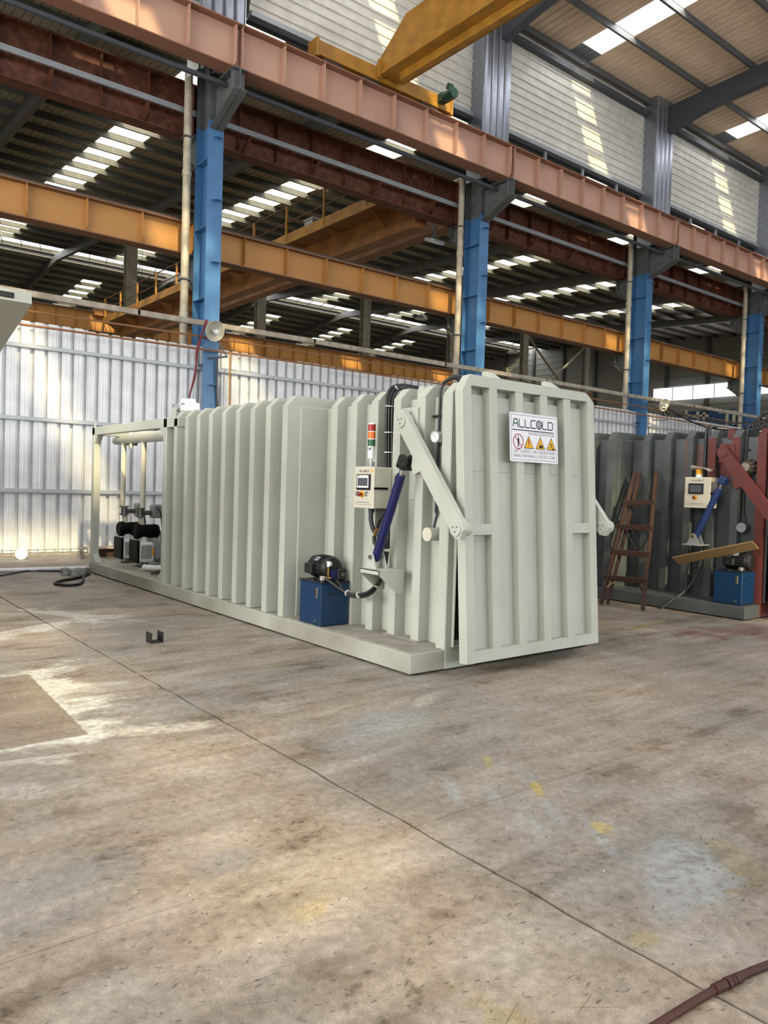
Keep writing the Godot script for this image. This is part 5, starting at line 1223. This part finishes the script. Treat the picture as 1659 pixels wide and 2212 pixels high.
	part(cb, "cable", MB.new().tube(curve([Vector3(4.34, 0.87, -5.4), Vector3(4.32, 0.65, -5.38), Vector3(4.24, 0.4, -5.42), Vector3(4.1, 0.22, -5.5), Vector3(3.97, 0.12, -5.57), Vector3(3.86, 0.01, -5.66)]), 0.014, 10), M.conduit)
	var tp := thing("cable_coil", "tangle of black cable on top of the grey machine", "cable", Vector3(4.6, 2.4, -4.8))
	for k in 3:
		part(tp, "loop", MB.new().tube(arc(Vector3(4.5, 2.45 + 0.02 * k, -4.78 + 0.05 * k), Vector3(0.3, 0.4, 0.8).normalized(), Vector3(0, 0.9, -0.3).normalized(), 0.07 + 0.015 * k, 0, TAU, 16), 0.014, 8), M.hose)

func ladder() -> void:
	var t := thing("wooden_ladder", "worn reddish wooden stepladder folded against the grey machine", "ladder", Vector3(8.9, 0, -5.9))
	var fb := [Vector3(8.72, 0.0, -6.19), Vector3(8.77, 0.0, -5.59)]; var ft := [Vector3(9.6, 1.83, -6.33), Vector3(9.6, 1.85, -5.99)]
	for s in 2:
		part(t, "rail", MB.new().bar(fb[s] + Vector3(0, 0.03, 0), ft[s], 0.06, 0.035, Vector3(0, 0, 1), 0.004), M.wood_red)
		part(t, "rear_leg", MB.new().bar(fb[s] + Vector3(0.075, 0.03, 0.05 - 0.1 * s), ft[s] + Vector3(0.05, -0.02, 0.05 - 0.1 * s), 0.05, 0.03, Vector3(0, 0, 1), 0.004), M.wood_red)
	for k in 4:
		var u := 0.205 + 0.185 * k
		var a: Vector3 = fb[0].lerp(ft[0], u); var b: Vector3 = fb[1].lerp(ft[1], u); var e := (b - a).normalized() * 0.045
		part(t, "rung", MB.new().bar(a - e + Vector3(-0.035, 0, 0), b + e + Vector3(-0.035, 0, 0), 0.03, 0.075, Vector3.UP, 0.004), M.wood_red)
	part(t, "brace", MB.new().bar(fb[0].lerp(ft[0], 0.13), fb[0].lerp(ft[0], 0.2) + Vector3(0, 0, 0.16), 0.03, 0.02), M.ply)
	part(t, "brace", MB.new().bar(fb[1].lerp(ft[1], 0.13), fb[1].lerp(ft[1], 0.2) + Vector3(0, 0, -0.16), 0.03, 0.02), M.wood_red)
	var c := thing("wire_loop", "loop of dark wire hanging from a ladder rung", "wire", Vector3(9.1, 0.9, -5.9))
	part(c, "wire", MB.new().tube(curve([Vector3(9.17, 1.06, -6.03), Vector3(9.13, 0.95, -6.08), Vector3(9.11, 0.85, -6.0), Vector3(9.08, 0.77, -5.9), Vector3(9.12, 0.85, -5.83), Vector3(9.16, 1.0, -5.78)]), 0.012, 8), M.hose)
	part(c, "knot", MB.new().tube(arc(Vector3(9.13, 0.98, -6.05), Vector3(0, 0, 1), Vector3(0, 1, 0), 0.04, 0, TAU * 1.8, 20), 0.01, 6), M.hose)

func lamp_arm(label: String, x: float, turn: float) -> void:
	var o := Vector3(x, 4.63, -14.75)
	var t := thing("work_lamp", label, "lamp", o, "arm lamps on the blue columns")
	var n := Vector3(0.1 * turn, -0.35, 1.0).normalized()
	var f := MB.frame(o, n)
	part(t, "reflector", MB.new().lathe(f, [Vector2(0.06, -0.1), Vector2(0.12, -0.07), Vector2(0.19, 0.0), Vector2(0.215, 0.07), Vector2(0.205, 0.068), Vector2(0.18, 0.0), Vector2(0.11, -0.06), Vector2(0.0, -0.085)], 32), M.cream)
	part(t, "bulb", MB.new().lathe(f, [Vector2(0.045, -0.08), Vector2(0.05, -0.02), Vector2(0.05, 0.15), Vector2(0.035, 0.17), Vector2(0, 0.17)], 16), M.white)
	for k in 10:
		var a := TAU * k / 10
		part(t, "bulb_fin", MB.new().bar(f * Vector3(0.052 * cos(a), -0.02, 0.052 * sin(a)), f * Vector3(0.052 * cos(a), 0.15, 0.052 * sin(a)), 0.012, 0.01, f.basis * Vector3(cos(a), 0, sin(a)), 0.001), M.galv)
	part(t, "neck", MB.new().cyl(f * Vector3(0, -0.2, 0), f * Vector3(0, -0.09, 0), 0.06, 16), M.dark_steel)
	part(t, "arm", MB.new().bar(Vector3(x + 0.08, 4.55, -14.85), Vector3(x + 0.3, 4.13, -14.72), 0.04, 0.03), M.dark_steel)
	part(t, "arm", MB.new().bar(Vector3(x + 0.3, 4.13, -14.72), Vector3(x + 0.12, 4.13, -15.22), 0.05, 0.03), M.dark_steel)
	part(t, "stay", MB.new().bar(Vector3(x, 4.72, -14.95), Vector3(x + 0.12, 4.75, -15.24), 0.04, 0.04), M.dark_steel)

func pipes_and_cables() -> void:
	var t := thing("cable_tray", "long dusty pale cable tray running above the fence", "cable tray", Vector3(18, 4.8, -14.95))
	for k in 8:
		var x := 1.5 + 4.1 * k
		part(t, "length", MB.new().bar(Vector3(x, 4.80 - 0.02 * (k % 2), -14.95), Vector3(x + 4.16, 4.80 - 0.02 * ((k + 1) % 2), -14.95), 0.09, 0.11, Vector3.UP, 0.008), M.tray)
	for k in 5:
		var x := COL0 + BAY * k - BAY
		part(t, "support", MB.new().bev(Vector3(x + 0.16, 4.7, -15.24), Vector3(x + 0.2, 4.75, -14.9)), M.dark_steel)
	for a in [["lower", 4.28, -15.02, 0.022], ["upper", 4.56, -15.12, 0.02]]:
		single("copper_pipe", MB.new().tube([Vector3(1.5, a[1] - 0.06, a[2]), Vector3(9, a[1], a[2]), Vector3(18, a[1] - 0.02, a[2]), Vector3(32, a[1] - 0.1, a[2])], a[3], 8), M.copper, "thin copper coloured pipe along the fence top, the %s one" % a[0], "pipe", Vector3(16, a[1], a[2]), "thin pipes along the fence")
	lamp_arm("dish work lamp with finned bulb on first blue column", COL0 - 0.18, 1.0)
	lamp_arm("dish work lamp with finned bulb on third blue column", COL0 + 2 * BAY + 0.35, -1.5)
	var r := thing("hanging_cable", "twisted dark red cable hanging down beside first column", "cable", Vector3(6.9, 3.5, -14.9))
	for k in 2:
		part(r, "strand", MB.new().tube(curve([Vector3(7.02 + 0.02 * k, 4.85, -14.85), Vector3(6.93, 4.55, -14.83), Vector3(6.85 - 0.03 * k, 4.2, -14.85), Vector3(6.80 + 0.02 * k, 3.7, -14.88), Vector3(6.7, 3.2, -14.9), Vector3(6.62 + 0.03 * k, 2.6, -14.95), Vector3(6.58, 1.6, -15.0)]), 0.018, 8), M.red_cable)
	single("ochre_conduit", MB.new().cyl(Vector3(7.72, 2.0, -15.05), Vector3(7.66, 4.28, -15.02), 0.02, 8), M.ochre, "thin ochre conduit hanging from the pipe beside first column", "conduit", Vector3(7.7, 2.0, -15.05))
	single("black_conduit", MB.new().tube(curve([Vector3(7.42, 4.13, -15.15), Vector3(7.45, 3.4, -15.18), Vector3(7.56, 2.4, -15.2), Vector3(7.6, 1.0, -15.2)]), 0.022, 8), M.conduit, "dark conduit bending down the first blue column", "conduit", Vector3(7.5, 1.0, -15.2))
	for k in 2:
		var pts := []
		for j in 15:
			var u := j / 14.0
			pts.append(Vector3(23.9 + 7.6 * u, 4.5 + 0.25 * u - (1.5 - 0.7 * k) * u * (1.0 - u) * 1.6, -14.6 - 0.15 * k))
		single("sagging_cable", MB.new().tube(pts, 0.03, 8), M.conduit if k else M.hose, ["thick black cable sagging low between third and fourth columns", "grey cable sagging slightly between third and fourth columns"][k], "cable", Vector3(27, 4.0, -14.6))

func floor_things() -> void:
	# red hose with a coupling in the near corner
	var t := thing("air_hose", "dark red hose with couplings lying in the near right corner", "hose", Vector3(2.27, 0, -1.12))
	part(t, "hose", MB.new().tube(curve([Vector3(1.45, 0.013, -1.08), Vector3(1.8, 0.013, -1.145), Vector3(2.0, 0.013, -1.145), Vector3(2.28, 0.013, -1.125), Vector3(2.5, 0.013, -1.09), Vector3(2.9, 0.013, -0.98), Vector3(3.4, 0.013, -0.7)]), 0.0125, 14), M.hose_red)
	var d := Vector3(0.22, 0, 0.03).normalized()
	for a in [[0.0, 0.05, 0.0155], [0.056, 0.02, 0.017], [0.08, 0.012, 0.016], [0.096, 0.03, 0.0155]]:
		var p: Vector3 = Vector3(2.235, 0.016, -1.1285) + d * a[0]
		part(t, "coupling", MB.new().cyl(p, p + d * a[1], a[2], 16), M.hose_red)
	# bent piece of steel channel
	var u := thing("steel_channel_offcut", "small dark steel channel offcut standing open side up", "offcut", Vector3(2.8, 0, -6.85))
	part(u, "bottom", MB.new().bev(Vector3(2.742, 0.0, -6.93), Vector3(2.86, 0.009, -6.80), 0.002), M.rusty)
	for x in [2.742, 2.851]:
		part(u, "side", MB.new().bev(Vector3(x, 0.0, -6.93), Vector3(x + 0.009, 0.095, -6.80), 0.002), M.rusty)
	# by the fence
	single("plastic_pipe", MB.new().cyl(Vector3(2.2, 0.035, -13.1), Vector3(4.6, 0.035, -12.78), 0.03, 12), M.white, "long white plastic pipe lying on the floor behind the skid", "pipe", Vector3(3.4, 0.0, -13.0))
	single("floor_lead", MB.new().tube(curve([Vector3(2.4, 0.012, -12.2), Vector3(2.9, 0.012, -12.7), Vector3(3.25, 0.012, -12.95), Vector3(3.65, 0.012, -12.7), Vector3(3.95, 0.012, -12.6)]), 0.011, 8), M.hose, "thin dark lead curving over the floor at the far left", "cable", Vector3(3.2, 0, -12.7))
	var hl := thing("hose_coil", "black hose looped on the floor beside the rear post", "hose", Vector3(3.5, 0, -11.4))
	part(hl, "hose", MB.new().tube(curve([Vector3(3.975, 0.05, -12.5), Vector3(3.85, 0.02, -12.1), Vector3(3.6, 0.02, -11.75), Vector3(3.3, 0.02, -11.5), Vector3(3.12, 0.02, -11.25), Vector3(3.18, 0.02, -11.0), Vector3(3.36, 0.02, -11.0), Vector3(3.52, 0.02, -11.3), Vector3(3.7, 0.02, -11.85), Vector3(3.9, 0.03, -12.35), Vector3(3.98, 0.05, -12.6)]), 0.02, 10), M.rubber)
	for k in 3:
		var p: Vector3 = [Vector3(3.57, 0, -12.3), Vector3(3.63, 0, -12.1), Vector3(3.75, 0, -12.22)][k]
		var bl := thing("test_block", "pale grey concrete block by the rear post, %s of three" % ["left hindmost", "foremost", "right hand"][k], "block", p, "concrete blocks by the rear post")
		var b := MB.new().bev(p + Vector3(-0.05, 0, -0.06), p + Vector3(0.05, 0.11, 0.06), 0.008)
		part(bl, "body", b, M.concrete_block)
		part(bl, "core_hole", MB.new().lathe(MB.frame(p + Vector3(0, 0.1105, 0), Vector3.UP), [Vector2(0.02, 0), Vector2(0.0, -0.0005)], 12), M.rusty)
	var rk := thing("wire_rack", "low galvanised wire rack lying along the fence foot", "rack", Vector3(3.6, 0, -15.0))
	for y in [0.02, 0.09, 0.16]:
		part(rk, "wire", MB.new().cyl(Vector3(2.0, y, -15.0), Vector3(4.75, y, -15.0), 0.008, 6), M.galv)
	for k in 19:
		part(rk, "upright", MB.new().cyl(Vector3(2.05 + 0.15 * k, 0.01, -15.0), Vector3(2.05 + 0.15 * k, 0.18, -15.0), 0.008, 6), M.galv)
	single("lid", MB.new().lathe(MB.frame(Vector3(3.55, 0.1, -14.9), Vector3(-0.25, 0.3, 1)), [Vector2(0, 0), Vector2(0.1, 0), Vector2(0.105, 0.008), Vector2(0.09, 0.014), Vector2(0, 0.016)], 24), M.white, "round white lid leaning on the wire rack", "lid", Vector3(3.55, 0.0, -14.9))
	var pl := thing("pallet_timber", "dark timber baulk lying along the fence beyond the skid", "timber", Vector3(5.6, 0, -14.9))
	part(pl, "baulk", MB.new().bev(Vector3(4.85, 0.0, -15.1), Vector3(7.2, 0.16, -14.95), 0.01), M.wood_red)
	part(pl, "board", MB.new().bev(Vector3(4.6, 0.16, -15.12), Vector3(7.3, 0.19, -14.8), 0.006), M.tray)
	# scattered grit and chips
	var rng := RandomNumberGenerator.new(); rng.seed = 12
	var spots := []
	for k in 34:
		spots.append(Vector3(rng.randf_range(0.6, 3.9), 0.0, rng.randf_range(-7.5, -1.3)))
	var g := MB.new()
	for p in spots:
		var s := rng.randf_range(0.0015, 0.0045)
		g.cbox(Transform3D(Basis(Vector3(rng.randf(), rng.randf(), rng.randf()).normalized(), rng.randf() * 3.0), p + Vector3(0, s * 0.5, 0)), Vector3(s * 2.0, s, s), s * 0.2)
	var gi := single("grit", g, M.cream, "scattered pale grit and chips on the concrete floor", "grit", Vector3(2, 0, -4))
	gi.set_meta("kind", "stuff")

func pendants() -> void:
	for k in 3:
		var p: Vector3 = [Vector3(44.0, 12.0, -40.0), Vector3(19.0, 12.6, -50.0), Vector3(33.0, 12.5, -38.0)][k]
		var t := thing("pendant_lamp", ["white pendant lamp hanging near the cross braced far columns", "dark pendant lamp hanging at left under the far roof", "small pendant lamp hanging mid picture under the far roof"][k], "lamp", p)
		part(t, "cord", MB.new().cyl(p + Vector3(0, 0.3, 0), Vector3(p.x, roof2y(p.z) + 0.01, p.z), 0.015, 6), M.rubber)
		part(t, "shade", MB.new().lathe(MB.frame(p, Vector3.UP), [Vector2(0.45, 0), Vector2(0.3, 0.16), Vector2(0.1, 0.3), Vector2(0, 0.32)], 18), M.dark_steel)
		part(t, "diffuser", MB.new().cyl(p + Vector3(0, 0.0, 0), p + Vector3(0, 0.02, 0), 0.43, 18), M.white)

# ------------------------------------------------------------------
func _ready() -> void:
	# camera
	var cam := Camera3D.new(); cam.name = "camera"; add_child(cam)
	var yaw := deg_to_rad(51.3756); var pitch := deg_to_rad(-1.8205); var roll := deg_to_rad(1.7486)
	var f := Vector3(cos(yaw), 0, -sin(yaw)); var r := f.cross(Vector3.UP)
	var f2 := f * cos(pitch) + Vector3.UP * sin(pitch); var u2 := Vector3.UP * cos(pitch) - f * sin(pitch)
	cam.transform = Transform3D(Basis(r * cos(roll) + u2 * sin(roll), u2 * cos(roll) - r * sin(roll), -f2), Vector3(0, 1.5, 0))
	cam.fov = rad_to_deg(2.0 * atan(1106.0 / 1661.0)); cam.near = 0.05; cam.far = 300.0; cam.current = true
	# sky, sun, daylight of the roof lights, exposure
	var env := Environment.new()
	env.background_mode = Environment.BG_COLOR; env.background_color = Color(0.86, 0.9, 0.95); env.background_energy_multiplier = 1.0
	env.ambient_light_source = Environment.AMBIENT_SOURCE_DISABLED
	env.tonemap_mode = Environment.TONE_MAPPER_LINEAR; env.tonemap_exposure = 1.2
	env.sdfgi_enabled = true; env.ssao_enabled = true; env.ssil_enabled = true
	var we := WorldEnvironment.new(); we.name = "environment"; we.environment = env; add_child(we)
	var sun := DirectionalLight3D.new(); sun.name = "sun"; add_child(sun)
	sun.transform = Transform3D(Basis.looking_at(Vector3(0.24, -0.55, -1.0), Vector3.UP), Vector3(0, 30, 0))
	sun.light_energy = 3.2; sun.light_color = Color(1.0, 0.92, 0.72); sun.light_angular_distance = 1.3; sun.shadow_enabled = true
	var down := Basis(Vector3.RIGHT, -PI / 2)
	var E := 1.5
	for s in SKY1:
		area(Vector3(s, roof1(-0.9) - 0.03, -0.9), Vector2(0.92, 27.5), down.rotated(Vector3.RIGHT, -0.055), Color(0.97, 0.98, 1.0), E * 1.25)
	area(Vector3(25.5, roof1(13.0) - 0.02, 14.0), Vector2(79, 1.9), down, Color(0.97, 0.985, 1.0), E * 0.7)
	area(Vector3(-13.75, 6.0, -6.0), Vector2(17.0, 6.8), Basis(Vector3.UP, -PI / 2), Color(1.0, 0.985, 0.95), E * 1.7)
	area(Vector3(12.0, 6.0, 27.8), Vector2(46.0, 6.8), Basis(), Color(0.97, 0.99, 1.0), E * 0.85)
	for s in SKY2:
		area(Vector3(s, roof2y(-37.3) - 0.03, -37.3), Vector2(1.46, 35.0), down.rotated(Vector3.RIGHT, 0.065), Color(1, 0.97, 0.87), E * 0.75)
	area(Vector3(26.0, 17.1, -56.0), Vector2(80, 1.9), down, Color(1, 1, 1), E)
	make_materials()
	var pm := mat("pane", Color(0.9, 0.92, 0.95), 0.4); pm.emission_enabled = true; pm.emission = Color(0.97, 0.98, 1.0); pm.emission_energy_multiplier = 1.3
	# the place
	build_floor()
	build_roofs()
	build_walls()
	build_columns()
	build_beams()
	build_fence()
	# the machines
	cooler("pale green-grey ribbed vacuum cooler with tilted door, in the middle", M.pale, M.pale_deck, M.pale, null, -0.0708, true)
	main_machine_gear()
	OFF = Vector3(5.33, 0.0, 0.06)
	cooler("dark grey ribbed vacuum cooler with red primed front, at the right", M.grey_paint, M.grey_paint, M.red_primer, M.red_primer, -0.0708, false)
	grey_machine_gear()
	OFF = Vector3(-4.59, 0.0, -3.75)
	cooler("pale vacuum cooler at the left edge with its door lifted level", M.pale, M.pale_deck, M.pale, null, -1.805, false)
	OFF = Vector3.ZERO
	ladder()
	pipes_and_cables()
	floor_things()
	pendants()
